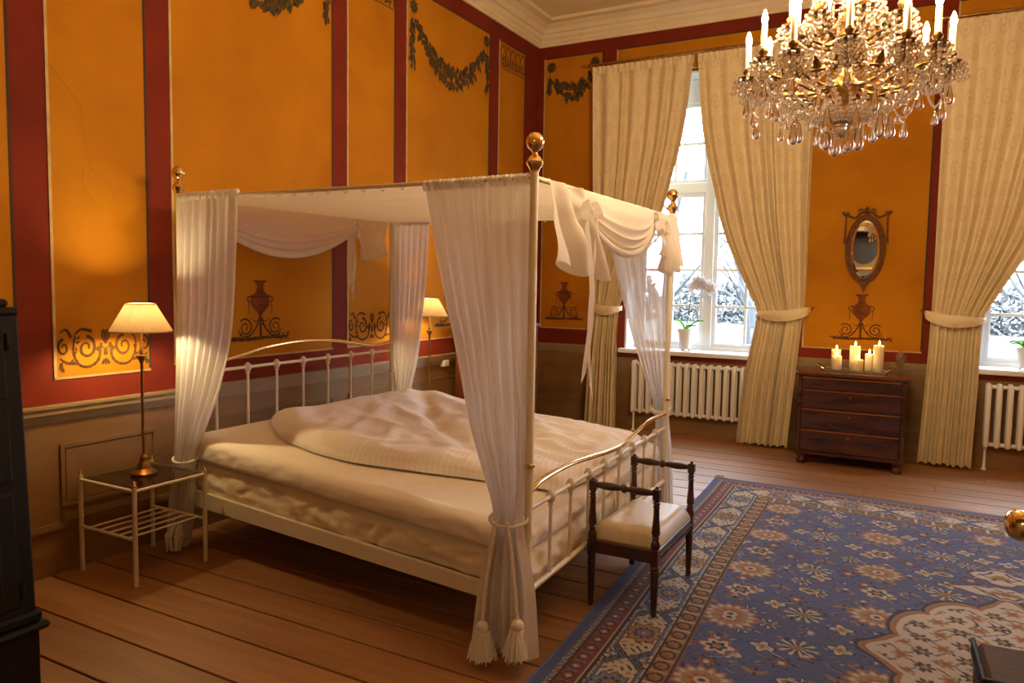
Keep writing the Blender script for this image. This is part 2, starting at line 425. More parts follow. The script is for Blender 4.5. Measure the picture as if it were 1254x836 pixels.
for x0, x1 in ((1.22, 1.30), (4.72, 4.80)): m.bbox(x0, x1, YD - .15, YD + .02, 0, 2.75, .006)
m.bbox(1.22, 4.80, YD - .15, YD + .02, 2.67, 2.75, .006)
tag(m.build('trim_3', DOORP, smooth=False), 'white door casing around the wide doorway', 'door casing', kind='structure')
ce_ = MB().box(-.35, X1 + .35, Y0 - .3, .45, CEIL, CEIL + .1).build('ceiling', CEILING, smooth=False)
tag(ce_, 'plain warm grey plaster ceiling', 'ceiling', kind='structure')

# ---- cornice
CP = [(0, 4.335), (.022, 4.335), (.022, 4.362), (.04, 4.37), (.04, 4.395), (.075, 4.415), (.085, 4.44), (.085, 4.452),
      (.115, 4.452), (.15, 4.49), (.205, 4.512), (.205, 4.522), (.30, 4.522), (.30, CEIL + .01), (0, CEIL + .01)]
def cornice(name, fn, s0, s1, label):
    m = MB(); n = len(CP)
    for e, s in ((0, s0), (1, s1)):
        for d, z in CP: m.v.append(fn(s + (d if e == 0 else -d) * SGN, d, z))
    for k in range(n): m.f.append((k, (k + 1) % n, n + (k + 1) % n, n + k))
    m.f.append(tuple(range(n))); m.f.append(tuple(range(2 * n - 1, n - 1, -1)))
    return tag(m.build(name, PLASTERW, smooth=False), label, 'cornice', kind='structure')
SGN = 1
cornice('trim_1', lambda s, d, z: (d, s, z), Y0, 0, 'cream moulded cornice along the panelled bed wall')
cornice('trim_2', lambda s, d, z: (s, -d, z), 0, X1, 'cream moulded cornice above the windows')

# ---- painted wall panels (thin plaster fields, each with its drawn edge lines)
def LW(s, z, off): return (off, s, z)
def BW(s, z, off): return (s, -off, z)
def slab(m, fn, s0, s1, z0, z1, o0, o1):
    i = len(m.v)
    for o in (o0, o1):
        for s, z in ((s0, z0), (s1, z0), (s1, z1), (s0, z1)): m.v.append(fn(s, z, o))
    m.f += [tuple(i + k for k in q) for q in ((0, 1, 2, 3), (4, 5, 6, 7), (0, 1, 5, 4), (1, 2, 6, 5), (2, 3, 7, 6), (3, 0, 4, 7))]
def panel(wall, fn, s0, s1, z0, z1, lines=True, lw=.011):
    m = MB(); slab(m, fn, s0, s1, z0, z1, -.002, .004)
    p = m.build('panel', OCHRE, wall, smooth=False)
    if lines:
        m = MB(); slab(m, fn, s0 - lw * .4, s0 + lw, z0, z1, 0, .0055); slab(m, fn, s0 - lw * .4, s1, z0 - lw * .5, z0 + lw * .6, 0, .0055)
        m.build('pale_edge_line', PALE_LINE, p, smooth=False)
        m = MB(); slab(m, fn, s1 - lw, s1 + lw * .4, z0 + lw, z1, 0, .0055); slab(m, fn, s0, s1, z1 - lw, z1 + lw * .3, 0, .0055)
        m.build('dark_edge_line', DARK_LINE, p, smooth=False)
    return p
PZ0, PZ1 = 1.062, 4.175
LP = [(-8.3, -7.75), (-7.55, -6.10 + .235), (-5.677, -5.106), (-4.938, -3.512), (-3.340, -2.735), (-2.566, -1.140), (-.940, -.357)]
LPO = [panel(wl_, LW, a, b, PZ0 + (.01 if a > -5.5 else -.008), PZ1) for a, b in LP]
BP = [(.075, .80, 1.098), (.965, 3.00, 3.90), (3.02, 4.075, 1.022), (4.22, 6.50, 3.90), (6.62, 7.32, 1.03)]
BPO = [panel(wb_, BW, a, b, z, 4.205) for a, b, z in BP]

# ---- wainscot, rail, skirting
def wainscot(wall, fn, s0, s1, spans, gaps=()):
    m = MB()
    cuts = [s0] + [x for g in gaps for x in g] + [s1]
    for k in range(0, len(cuts), 2): slab(m, fn, cuts[k], cuts[k + 1], 0, .86, -.01, .014)
    for a, b in gaps: slab(m, fn, a, b, 0, .80, -.01, .014)
    m.build('wainscot', WAINSCOT, wall, smooth=False)
    for a, b in spans:
        m = MB(); z0, z1 = .355, .70; w = .022
        for (p, q, r, t) in ((a, b, z0, z0 + w), (a, b, z1 - w, z1), (a, a + w, z0 + w, z1 - w), (b - w, b, z0 + w, z1 - w)):
            slab(m, fn, p, q, r, t, .01, .024)
        slab(m, fn, a + .03, b - .03, z0 + .03, z1 - .03, .01, .019)
        m.build('wainscot_panel', WAINSCOT, wall, smooth=False)
    m = MB()
    for k in range(0, len(cuts), 2):
        for (z0, z1, o) in ((.825, .845, .022), (.845, .872, .034), (.872, .905, .05), (.905, .918, .060)):
            slab(m, fn, cuts[k], cuts[k + 1], z0, z1, 0, o)
    m.build('dado_rail', RAILPAINT, wall, smooth=False)
wainscot(wl_, LW, Y0, 0, [(-7.5, -5.84), (-5.67, -5.09), (-4.93, -3.52), (-3.34, -2.74), (-2.57, -1.15), (-.93, -.33)])
wainscot(wb_, BW, 0, X1, [(.10, .80), (3.03, 4.10), (6.6, 7.3)], gaps=[(1.05, 2.92), (4.41, 6.28)])
def skirting(name, fn, s0, s1, label):
    m = MB()
    for (z0, z1, o) in ((0, .135, .034), (.135, .155, .028), (.155, .24, .021), (.24, .262, .034), (.262, .275, .027)): slab(m, fn, s0, s1, z0, z1, .0, o)
    return tag(m.build(name, WAINSCOT, smooth=False), label, 'baseboard', kind='structure')
skirting('baseboard_left', LW, Y0, 0, 'tall grey brown skirting board below the bed wall')
skirting('baseboard_back', BW, .034, X1, 'tall grey brown skirting board below the windows')

# ---- murals: flat painted shapes lying on the plaster
class Paint(MB):
    def __init__(s, fn, off=.0062): super().__init__(); s.fn = fn; s.off = off
    def P(s, a, b): return s.fn(a, b, s.off + random.uniform(0, .0008))
    def fill(s, pts):
        o = s.off + random.uniform(0, .0008)
        s.poly([s.fn(a, b, o) for a, b in pts])
    def stroke(s, pts, w0, w1=None, n=None):
        w1 = w0 if w1 is None else w1
        pts = spline(pts, n or max(8, len(pts) * 5)) if len(pts) > 2 else pts
        o = s.off + random.uniform(0, .0008); i0 = len(s.v); m = len(pts)
        for k, (a, b) in enumerate(pts):
            p, q = pts[max(k - 1, 0)], pts[min(k + 1, m - 1)]
            dx, dy = q[0] - p[0], q[1] - p[1]; l = math.hypot(dx, dy) or 1
            w = (w0 + (w1 - w0) * k / (m - 1)) / 2 * (1 + .2 * math.sin(k * 2.3))
            s.v.append(s.fn(a - dy / l * w, b + dx / l * w, o)); s.v.append(s.fn(a + dy / l * w, b - dx / l * w, o))
        for k in range(m - 1): j = i0 + 2 * k; s.f.append((j, j + 1, j + 3, j + 2))
    def leaf(s, a, b, ang, l, w):
        c, d = math.cos(ang), math.sin(ang)
        s.fill([(a + c * x - d * y, b + d * x + c * y) for x, y in ((0, 0), (l * .3, w * .5), (l * .7, w * .42), (l, 0), (l * .65, -w * .45), (l * .3, -w * .5))])
    def spiral(s, cx, cz, r, turns, a0, dirn, w0, w1, squash=1.0):
        n = int(18 * turns); pts = []
        for k in range(n + 1):
            t = k / n; rad = r * (1 - .80 * t); an = a0 + dirn * 2 * PI * turns * t
            pts.append((cx + rad * math.cos(an) * squash, cz + rad * math.sin(an)))
        o = s.off + random.uniform(0, .0008); i0 = len(s.v)
        for k, (a, b) in enumerate(pts):
            p, q = pts[max(k - 1, 0)], pts[min(k + 1, n)]
            dx, dy = q[0] - p[0], q[1] - p[1]; l = math.hypot(dx, dy) or 1; w = (w0 + (w1 - w0) * k / n) / 2
            s.v.append(s.fn(a - dy / l * w, b + dx / l * w, o)); s.v.append(s.fn(a + dy / l * w, b - dx / l * w, o))
        for k in range(n): j = i0 + 2 * k; s.f.append((j, j + 1, j + 3, j + 2))

def urn(wall, fn, c, z, W, H, label):
    """W: half width of the base bar, H: full height"""
    prof = [(.115, 1.0), (.115, .975), (.072, .945), (.058, .88), (.075, .81), (.13, .765), (.185, .75), (.185, .72), (.165, .715), (.17, .66), (.16, .60), (.115, .53), (.06, .475), (.035, .45), (.05, .43)]
    k = W * 2
    p = Paint(fn)
    p.fill([(c + r * k, z + h * H) for r, h in prof] + [(c - r * k, z + h * H) for r, h in reversed(prof)])
    u = p.build('painted_urn', PAINT_URN, wall, smooth=False); u['label'] = label
    d = Paint(fn, .0072); X = lambda a, b: (c + a * k, z + b * H)
    d.stroke([X(-.115, .985), X(0, .975), X(.115, .985)], .010 * k); d.stroke([X(-.19, .735), X(0, .725), X(.19, .735)], .016 * k)
    d.stroke([X(-.16, .60), X(-.08, .565), X(0, .60), X(.08, .565), X(.16, .60)], .016 * k)
    for sg in (-1, 1):
        d.stroke([X(.185 * sg, .74), X(.225 * sg, .72), X(.222 * sg, .67), X(.17 * sg, .64)], .016 * k)
        for q in range(9): d.leaf(*X(.205 * sg + random.uniform(-.006, .006), .64 - q * .021), -PI / 2 + random.uniform(-.6, .6), .028 * k, .014 * k)
        d.spiral(c + .27 * sg * k, z + .235 * H, .125 * k, 1.6, (PI * .75 if sg < 0 else PI * .25) + (0), -sg * -1, .026 * k, .015 * k, 1)
        d.stroke([X(0, .40), X(.06 * sg, .33), X(.12 * sg, .345), X(.16 * sg, .38)], .02 * k, .008 * k)
        d.stroke([X(.02 * sg, .36), X(.10 * sg, .20), X(.20 * sg, .10), X(.32 * sg, .10), X(.39 * sg, .20)], .026 * k, .016 * k)
        for q in range(7): d.leaf(*X((.03 + .05 * q) * sg, .30 - .06 * q + .006 * q * q), (-PI / 3 if sg > 0 else -2 * PI / 3) + random.uniform(-.5, .5), .04 * k, .02 * k)
        for q in range(12): d.leaf(*X(sg * random.uniform(.25, .52), .06 + random.uniform(-.03, .04)), random.uniform(-.5, .6) if sg > 0 else PI + random.uniform(-.6, .5), .07 * k, .018 * k)
    d.stroke([X(0, .46), X(0, .25), X(0, .06)], .030 * k, .05 * k); d.fill([X(-.03, .40), X(.03, .40), X(.05, .36), X(-.05, .36)])
    d.stroke([X(-.50, .055), X(-.2, .045), X(.1, .06), X(.50, .05)], .052 * k, .04 * k)
    d.build('urn_scrollwork', PAINT_DARK, u, smooth=False)
def garland(wall, fn, s0, s1, z0, z1, sag, tail, label, dens=150):
    p = Paint(fn)
    def rosette(s, z, r):
        for q in range(9): p.leaf(s, z, q * 2 * PI / 9, r, r * .6)
    for s, z in ((s0, z0), (s1, z1)): rosette(s, z, .065)
    for k in range(dens):
        t = random.random(); s = s0 + (s1 - s0) * (.04 + .92 * t); z = z0 - .1 + (z1 - z0) * t - sag * 4 * t * (1 - t) * (1.0)
        th = .022 + .075 * math.sin(PI * t) ** .8
        p.leaf(s + random.uniform(-.02, .02), z + random.uniform(-th, th), random.uniform(-2.4, -.7), random.uniform(.05, .10), random.uniform(.03, .05))
    for s, z in ((s0 - .02, z0), (s1 + .02, z1)):
        p.stroke([(s, z), (s - .005, z - tail)], .006)
        for k in range(int(dens * .22)):
            t = random.random(); p.leaf(s + random.uniform(-.028, .028), z - .09 - (tail - .16) * t, random.uniform(-2.2, -.9), random.uniform(.05, .085), .03)
    o = p.build('painted_garland', PAINT_GREEN, wall, smooth=False); o['label'] = label; return o
def frieze(wall, fn, s0, s1, z0, z1, label):
    p = Paint(fn); c = (s0 + s1) / 2; k = (s1 - s0) / 2; h = z1 - z0
    X = lambda a, b: (c + a * k, z0 + b * h)
    w = .020 * (k / .28)
    for sg in (-1, 1):
        p.spiral(*X(.42 * sg, .52), .30 * h, 1.35, PI / 2, sg, w, w * .5, .85)
        p.stroke([X(.10 * sg, .62), X(.16 * sg, .20), X(.36 * sg, .03), X(.58 * sg, .10), X(.70 * sg, .45), X(.66 * sg, .85)], w * .9, w * .6)
        p.stroke([X(.30 * sg, .94), X(.52 * sg, 1.0), X(.66 * sg, .88)], w, w * .5)
        p.spiral(*X(.90 * sg, .55), .22 * h, 1.25, PI / 2, -sg, w * .9, w * .4, .7)
        p.stroke([X(.62 * sg, .14), X(.82 * sg, .16), X(.98 * sg, .28)], w, w * .5)
        p.stroke([X(.20 * sg, .44), X(.12 * sg, .52), X(.05 * sg, .50)], w * 1.3, w * .6)
        p.stroke([X(.74 * sg, .80), X(.84 * sg, 1.0), X(.97 * sg, .93)], w, w * .4)
        p.stroke([X(.04 * sg, .98), X(.07 * sg, .80), X(.03 * sg, .66)], w * .6)
        p.stroke([X(.03 * sg, .18), X(.08 * sg, .06)], w * .8)
        for q in range(6): p.leaf(*X(sg * (.70 - .012 * q), .25 + .1 * q), random.uniform(0, 6.28), .03 * k / .28, .014 * k / .28)
        for q in range(3): p.leaf(*X(sg * (.93 + .02 * q), .20 - .04 * q), -1.9 + .4 * q, .05 * k / .28, .016 * k / .28)
    p.stroke([X(0, .95), X(0, .6)], w * .8); p.stroke([X(0, .5), X(0, .3)], w * 1.2); p.stroke([X(0, .22), X(0, .05)], w * .7)
    o = p.build('painted_scroll_frieze', PAINT_DARK, wall, smooth=False); o['label'] = label; return o
def top_frieze(wall, fn, s0, s1, z0, z1, label):
    p = Paint(fn); n = 5; dx = (s1 - s0) / n; w = .013
    p.stroke([(s0, z1), (s1, z1)], .008); p.stroke([(s0, z0), (s1, z0)], .008)
    for q in range(n):
        c = s0 + dx * (q + .5); r = dx * .46
        p.stroke([(c - r, z0 + .02), (c - r * .95, z1 - r * 1.2), (c, z1 - .015), (c + r * .95, z1 - r * 1.2), (c + r, z0 + .02)], w)
        p.stroke([(c, z0 + .01), (c, (z0 + z1) / 2 + .02)], w * .9)
        for sg in (-1, 1):
            p.stroke([(c, z0 + .03), (c + sg * r * .5, z0 + .07), (c + sg * r * .4, (z0 + z1) / 2)], w * .8, w * .4)
        for k in range(5): p.leaf(c + random.uniform(-r, r) * .7, z0 + random.uniform(.02, (z1 - z0) * .6), random.uniform(0, 6.28), .035, .014)
    o = p.build('painted_arch_frieze', PAINT_DARK, wall, smooth=False); o['label'] = label; return o
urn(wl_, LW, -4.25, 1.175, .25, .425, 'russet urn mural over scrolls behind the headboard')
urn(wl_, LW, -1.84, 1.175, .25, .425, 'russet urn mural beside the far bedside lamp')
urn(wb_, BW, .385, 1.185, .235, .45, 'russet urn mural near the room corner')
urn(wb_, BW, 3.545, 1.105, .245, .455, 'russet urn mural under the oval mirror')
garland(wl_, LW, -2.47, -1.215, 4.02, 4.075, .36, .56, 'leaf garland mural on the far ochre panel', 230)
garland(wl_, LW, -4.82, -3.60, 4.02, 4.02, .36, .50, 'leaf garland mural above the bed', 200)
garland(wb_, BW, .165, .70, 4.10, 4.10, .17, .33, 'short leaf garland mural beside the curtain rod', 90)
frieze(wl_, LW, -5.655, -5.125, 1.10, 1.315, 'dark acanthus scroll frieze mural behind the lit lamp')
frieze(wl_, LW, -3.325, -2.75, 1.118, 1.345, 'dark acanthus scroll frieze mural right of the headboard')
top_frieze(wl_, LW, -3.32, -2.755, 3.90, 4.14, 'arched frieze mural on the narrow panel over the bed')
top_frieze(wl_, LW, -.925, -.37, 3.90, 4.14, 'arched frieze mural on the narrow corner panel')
# plaster crack on the panel behind the lamp
p = Paint(LW, .005)
p.stroke([(-5.66, 2.70), (-5.56, 2.60), (-5.50, 2.52), (-5.49, 2.40), (-5.47, 2.28), (-5.44, 2.19), (-5.38, 2.15)], .006, .003)
p.stroke([(-5.49, 2.19), (-5.50, 2.12), (-5.45, 2.03), (-5.40, 1.96)], .004, .002); p.stroke([(-5.37, 2.15), (-5.31, 2.06)], .003, .002)
p.build('plaster_crack', PAINT_CRACK, wl_, smooth=False)

# ---- windows
def window(idx, a, b, label):
    cx = (a + b) / 2; y = .30; root = empty('window_%d' % idx, (0, 0, 0))
    tag(root, label, 'window', kind='structure')
    m = MB()   # white reveals lining the opening
    m.box(a - .01, a + .012, -.004, WT, WZ0, WZ1); m.box(b - .012, b + .01, -.004, WT, WZ0, WZ1); m.box(a, b, -.004, WT, WZ1 - .012, WZ1 + .01)
    m.build('reveal', WINPAINT, root, smooth=False)
    m = MB()   # fixed frame: jambs, head, mullion, transom
    m.bbox(a + .012, a + .075, y - .03, y + .08, WZ0, WZ1 - .012); m.bbox(b - .075, b - .012, y - .03, y + .08, WZ0, WZ1 - .012)
    m.bbox(a + .075, b - .075, y - .03, y + .08, 3.60, WZ1 - .012); m.bbox(a + .075, b - .075, y - .03, y + .08, WZ0, WZ0 + .045)
    m.bbox(cx - .05, cx + .05, y - .045, y + .08, WZ0 + .045, 3.60); m.bbox(a + .075, cx - .05, y - .045, y + .08, 2.63, 2.74); m.bbox(cx + .05, b - .075, y - .045, y + .08, 2.63, 2.74)
    m.build('frame', WINPAINT, root, smooth=False)
    for (s0, s1) in ((a + .075, cx - .05), (cx + .05, b - .075)):
        for (z0, z1, rows) in ((WZ0 + .045, 2.63, 4), (2.74, 3.60, 2)):
            m = MB(); st = .042
            m.bbox(s0, s0 + st, y - .012, y + .03, z0, z1); m.bbox(s1 - st, s1, y - .012, y + .03, z0, z1)
            m.bbox(s0 + st, s1 - st, y - .012, y + .03, z0, z0 + st); m.bbox(s0 + st, s1 - st, y - .012, y + .03, z1 - st, z1)
            gx0, gx1, gz0, gz1 = s0 + st, s1 - st, z0 + st, z1 - st; mw = .0145
            xm = (gx0 + gx1) / 2
            m.box(xm - mw, xm + mw, y - .004, y + .024, gz0, gz1)
            for r in range(1, rows):
                zz = gz0 + (gz1 - gz0) * r / rows; m.box(gx0, gx1, y - .005, y + .025, zz - mw, zz + mw)
            sash = m.build('sash', WINPAINT, root, smooth=False)
            for r in range(rows):
                for (p0, p1) in ((gx0, xm - mw), (xm + mw, gx1)):
                    za = gz0 + (gz1 - gz0) * r / rows; zb = gz0 + (gz1 - gz0) * (r + 1) / rows
                    MB().box(p0 - .002, p1 + .002, y + .008, y + .011, za, zb).build('pane', PANE, sash, smooth=False)
    MB().bbox(a - .06, b + .06, -.085, WT - .15, WZ0 - .045, WZ0 + .004, .008).build('sill', SILLPAINT, root, smooth=False)
    return root
window(1, *WIN[0], 'tall white casement window with the orchid on its sill')
window(2, *WIN[1], 'tall white casement window beyond the chest of drawers')

# ---- winter garden outside
g = MB(); g.grid(lambda u, v: (-40 + 90 * u, -35 + 95 * v, -1.25 + .3 * math.sin(u * 9) * max(0, v - .5)), 20, 14)
tag(g.build('ground', SNOWGROUND), 'pale frosted lawn outside the windows', 'lawn', kind='structure')
def bare_tree(x, y, h, seed, label):
    r = random.Random(seed); root = empty('bare_tree', (x, y, -1.2))
    tr = MB(); br = MB()
    def limb(p, d, l, rad, depth, mb):
        pts = [p]; rs = [rad]; q = Vector(p); dd = Vector(d).normalized()
        for k in range(4):
            dd = (dd + Vector((r.uniform(-.18, .18), r.uniform(-.18, .18), r.uniform(-.04, .16)))).normalized()
            q = q + dd * l / 4; pts.append(q.copy()); rs.append(rad * (1 - .15 * (k + 1)))
        mb.tube(pts, rs, 5 if depth else 7)
        if depth < 4:
            for k in range(4 if depth else 9):
                t = r.randint(2, 4) if depth else r.randint(1, 4); base = pts[t]
                an = r.uniform(0, 2 * PI); up = r.uniform(.25, .9)
                nd_ = Vector((math.cos(an), math.sin(an), up)) + dd * .5
                limb(base, nd_, l * r.uniform(.45, .65), rs[t] * .5, depth + 1, br)
    limb(Vector((0, 0, 0)), Vector((r.uniform(-.1, .1), 0, 1)), h * .6, h * .014, 0, tr)
    tr.build('trunk', BARK, root); br.build('branches', BARK, root)['kind'] = 'stuff'
    tag(root, label, 'tree', 'bare winter trees in the garden')
bare_tree(-6.0, 24, 13, 1, 'bare winter tree seen through left panes of the orchid window')
bare_tree(-1.6, 21, 12, 2, 'slim bare winter tree behind the orchid flower')
bare_tree(-.6, 36, 15, 3, 'tall bare winter tree far beyond the orchid window')
bare_tree(-12.5, 38, 15, 6, 'faint bare winter tree at the back beyond the orchid window')
bare_tree(-6.2, 46, 16, 7, 'hazy tall winter tree farthest behind the orchid window')
bare_tree(-3.2, 29, 12, 9, 'spreading bare tree between two slimmer trees outside')
bare_tree(9.6, 22, 12, 4, 'bare winter tree seen through the window beside the dresser')
bare_tree(8.6, 36, 14, 5, 'distant bare winter tree beyond the second window')
bare_tree(5.6, 30, 13, 8, 'slender winter tree at the curtain edge of the second window')
def hedge(x, y, l, h, label):
    r = random.Random(int(x * 10)); m = MB()
    for k in range(int(260 * l)):
        hx = r.uniform(-l, l); c = Vector((x + hx, y + r.uniform(-.6, .6), -1.3 + r.uniform(0, 1) ** 1.3 * h * (1 + .35 * math.sin(hx * 1.7) + .2 * math.sin(hx * 4.1))))
        for q in range(3):
            d = Vector((r.uniform(-1, 1), r.uniform(-1, 1), r.uniform(-.3, 1))).normalized() * r.uniform(.25, .5); e = d.orthogonal().normalized() * .12
            m.quad(c - e, c + d * .5 - e * 1.3, c + d, c + e)
    tag(m.build('hedge', HEDGE, smooth=False), label, 'hedge')
hedge(-3.0, 54, 18, 2.6, 'low grey green hedge beyond the bare trees')
hedge(8.2, 10, 1.4, 3.6, 'tall dark evergreen hedge close to the second window')
# ================================================================ window curtains
def sheet(name, material, zs, edge, amp, nf, parent=None, nx=None, nz=60, uvw=1.0, seed=0, normal=None, hem=None):
    """cloth between two edge curves. edge(z)->(L, R) 2-D points; amp(z): fold depth; nf folds"""
    r = random.Random(seed); nx = nx or nf * 8
    am = [r.uniform(.45, 1.35) for _ in range(2 * nf + 2)]
    wd = [r.uniform(.55, 1.5) for _ in range(2 * nf)]; tot = sum(wd); cum = [0.0]
    for x in wd: cum.append(cum[-1] + x / tot)
    def fold(u):
        for k in range(2 * nf):
            if u <= cum[k + 1] or k == 2 * nf - 1: break
        f = (u - cum[k]) / (cum[k + 1] - cum[k]); f = min(1, max(0, f))
        lo, hi = ((-1) ** k) * am[k], -((-1) ** k) * am[k + 1]
        return lo + (hi - lo) * (.5 - .5 * math.cos(PI * f))
    z1, z0 = zs
    def fn(u, v):
        z = z1 + (z0 - z1) * v
        L, R = edge(z); L = Vector(L); R = Vector(R); d = R - L
        n = Vector((d.y, -d.x)); n = n.normalized() if n.length > 1e-6 else Vector((0, -1))
        if normal is not None: n = Vector(normal)
        p = L + d * u + n * amp(z) * fold(u)
        zz = z + (hem(u) if hem and v > .97 else 0)
        return (p.x, p.y, zz)
    m = MB(); m.grid(fn, nx, nz, lambda u, v: (u * uvw, (z1 + (z0 - z1) * v)))
    return m.build(name, material, parent, ang=180)
def curtain(x_out, x_in, tie_out, tie_in, bot_out, bot_in, label, seed, sgn):
    """sgn +1: outer edge on the left (small x)"""
    top = 3.965; root = empty('curtain', ((bot_out + bot_in) / 2, -.17, 0))
    kin = [(.03, bot_in), (.7, bot_in * .6 + tie_in * .4), (1.36, tie_in), (1.50, tie_in + .06 * sgn), (2.13, tie_in + (x_in - tie_in) * .50), (2.69, tie_in + (x_in - tie_in) * .72), (3.23, tie_in + (x_in - tie_in) * .89), (top, x_in)]
    kout = [(.03, bot_out), (1.36, tie_out), (2.6, tie_out * .5 + x_out * .5), (top, x_out)]
    def edge(z): 
        a, b = interp(kout, z), interp(kin, z)
        yy = interp([(.03, -.215), (.9, -.205), (1.36, -.15), (1.8, -.135), (top, -.135)], z); return ((a, yy), (b, yy))
    ampk = [(.03, .058), (.9, .050), (1.36, .026), (1.7, .045), (3.0, .036), (3.8, .024), (top, .017)]
    s = sheet('cloth', DAMASK, (top, .03), edge, lambda z: interp(ampk, z), 7, None, nx=150, nz=80, uvw=1.45, seed=seed, normal=(0, -1))
    s.parent = root; s.matrix_parent_inverse = Matrix.Translation(-Vector(root.location))
    # heading tape pleats
    h = sheet('heading', DAMASK, (top + .035, top - .05), lambda z: ((x_out, -.14), (x_in, -.14)), lambda z: .009, 18, None, nx=18 * 8, nz=3, uvw=1.45, seed=seed + 9, normal=(0, -1))
    h.parent = root; h.matrix_parent_inverse = s.matrix_parent_inverse
    # tieback: crescent band wrapping the bundle and hooked to the wall on the outer side
    m = MB(); hook = tie_out - .055 * sgn
    pts = spline([(hook, -.03, 1.40), (tie_out - .02 * sgn, -.18, 1.375), (tie_out * .65 + tie_in * .35, -.235, 1.335), (tie_out * .2 + tie_in * .8, -.225, 1.335), (tie_in + .02 * sgn, -.14, 1.355), (tie_in - .03 * sgn, -.05, 1.37)], 24)
    def tb(u, v):
        k = u * 24; i = int(min(k, 23.999)); f = k - i; p = Vector(pts[i]) * (1 - f) + Vector(pts[i + 1]) * f
        hgt = .055 * (math.sin(PI * min(max(u * 1.25, .08), .94))) ** .6
        return (p.x, p.y - .012 * math.sin(PI * v), p.z + hgt * (2 * v - 1))
    m.grid(tb, 24, 6, lambda u, v: (u * .5, 1.3 + v * .12)); b = m.build('tieback', DAMASK, None, ang=180)
    b.parent = root; b.matrix_parent_inverse = s.matrix_parent_inverse
    m = MB().tube([(hook, -.0, 1.40), (hook - .01 * sgn, -.05, 1.405), (hook - .025 * sgn, -.06, 1.42)], .006, 8); m.sphere((hook - .025 * sgn, -.06, 1.422), .011)
    k = m.build('tieback_hook', OLDBRASS); k.parent = root; k.matrix_parent_inverse = s.matrix_parent_inverse
    tag(root, label, 'curtain', 'damask window curtains'); return root
curtain(.735, 1.862, .82, 1.13, .775, 1.15, 'cream damask curtain tied back nearest the room corner', 1, 1)
curtain(3.035, 1.905, 3.035, 2.60, 2.955, 2.46, 'cream damask curtain between the orchid window and the dresser', 2, -1)
curtain(4.135, 5.30, 4.135, 4.545, 4.09, 4.51, 'cream damask curtain tied back beyond the dresser', 3, 1)
def rod(x0, x1, label):
    root = empty('curtain_rod', (x0, -.135, 4.025)); inv = Matrix.Translation(-Vector(root.location))
    def put(o): o.parent = root; o.matrix_parent_inverse = inv; return o
    put(MB().tube([(x0, -.135, 4.025), (x1, -.135, 4.025)], .013, 10).build('pole', OLDBRASS))
    for x, s in ((x0, -1), (x1, 1)):
        put(MB().lathe([(.006, 0), (.02, .004), (.024, .02), (.014, .035), (.02, .05), (.012, .064), (.001, .07)], (x, -.135, 4.025), 10, Matrix.Rotation(s * PI / 2, 3, 'Y')).build('finial', OLDBRASS))
    for x in (x0 + .06, (x0 + x1) / 2, x1 - .06):
        put(MB().tube([(x, 0.01, 4.06), (x, -.06, 4.05), (x, -.118, 4.03)], .008, 6).build('bracket', OLDBRASS))
    rm = None
    n = 20
    for k in range(n):
        x = x0 + .03 + (x1 - x0 - .06) * k / (n - 1)
        if rm is None:
            q = MB().tube([(0, .022 * math.cos(a), .022 * math.sin(a)) for a in [2 * PI * j / 14 for j in range(14)]], .0035, 6, closed=True); rm = q.mesh('ring'); rm.materials.append(BRASS)
        o = inst(rm, 'ring', root, (x - x0, 0, -.008), (0, 0, random.uniform(-.2, .2)))
    tag(root, label, 'curtain rod')
rod(.70, 3.08, 'long brass curtain rod over the orchid window')
rod(4.08, 6.55, 'brass curtain rod above the curtain beyond the dresser')

# ================================================================ radiators
def radiator(x0, n, label):
    pitch = .0835; root = empty('radiator', (x0, -.092, .20)); z1 = .60
    m = MB()
    for dy in (-.042, .042):
        prof = [(.004, .012), (.018, .018), (.0235, .035), (.0235, z1 - .035), (.018, z1 - .018), (.004, z1 - .012)]
        m.lathe(prof, (0, dy, 0), 10)
    for z in (.035, z1 - .045): m.bbox(-.02, .02, -.055, .055, z - .026, z + .026, .012)
    me = m.mesh('column'); me.materials.append(RADPAINT)
    for k in range(n): inst(me, 'column', root, (k * pitch, 0, 0))
    for z in (.035, z1 - .045):
        o = MB().tube([(-.02, 0, z), ((n - 1) * pitch + .02, 0, z)], .019, 10).build('header_pipe', RADPAINT, root)
    for x in (.0, (n - 1) * pitch):
        MB().lathe([(.022, -.20), (.024, -.192), (.012, -.175), (.010, -.02), (.018, .01)], (x, 0, 0), 10).build('foot', RADPAINT, root)
    MB().tube([((n - 1) * pitch + .02, 0, .035), ((n - 1) * pitch + .06, 0, .035), ((n - 1) * pitch + .065, 0, -.02), ((n - 1) * pitch + .065, 0, -.20)], .010, 8).build('supply_pipe', RADPAINT, root)
    tag(root, label, 'radiator', 'white column radiators under the windows')
radiator(1.30, 15, 'white column radiator under the orchid window')
radiator(4.62, 15, 'white column radiator under the window beyond the dresser')

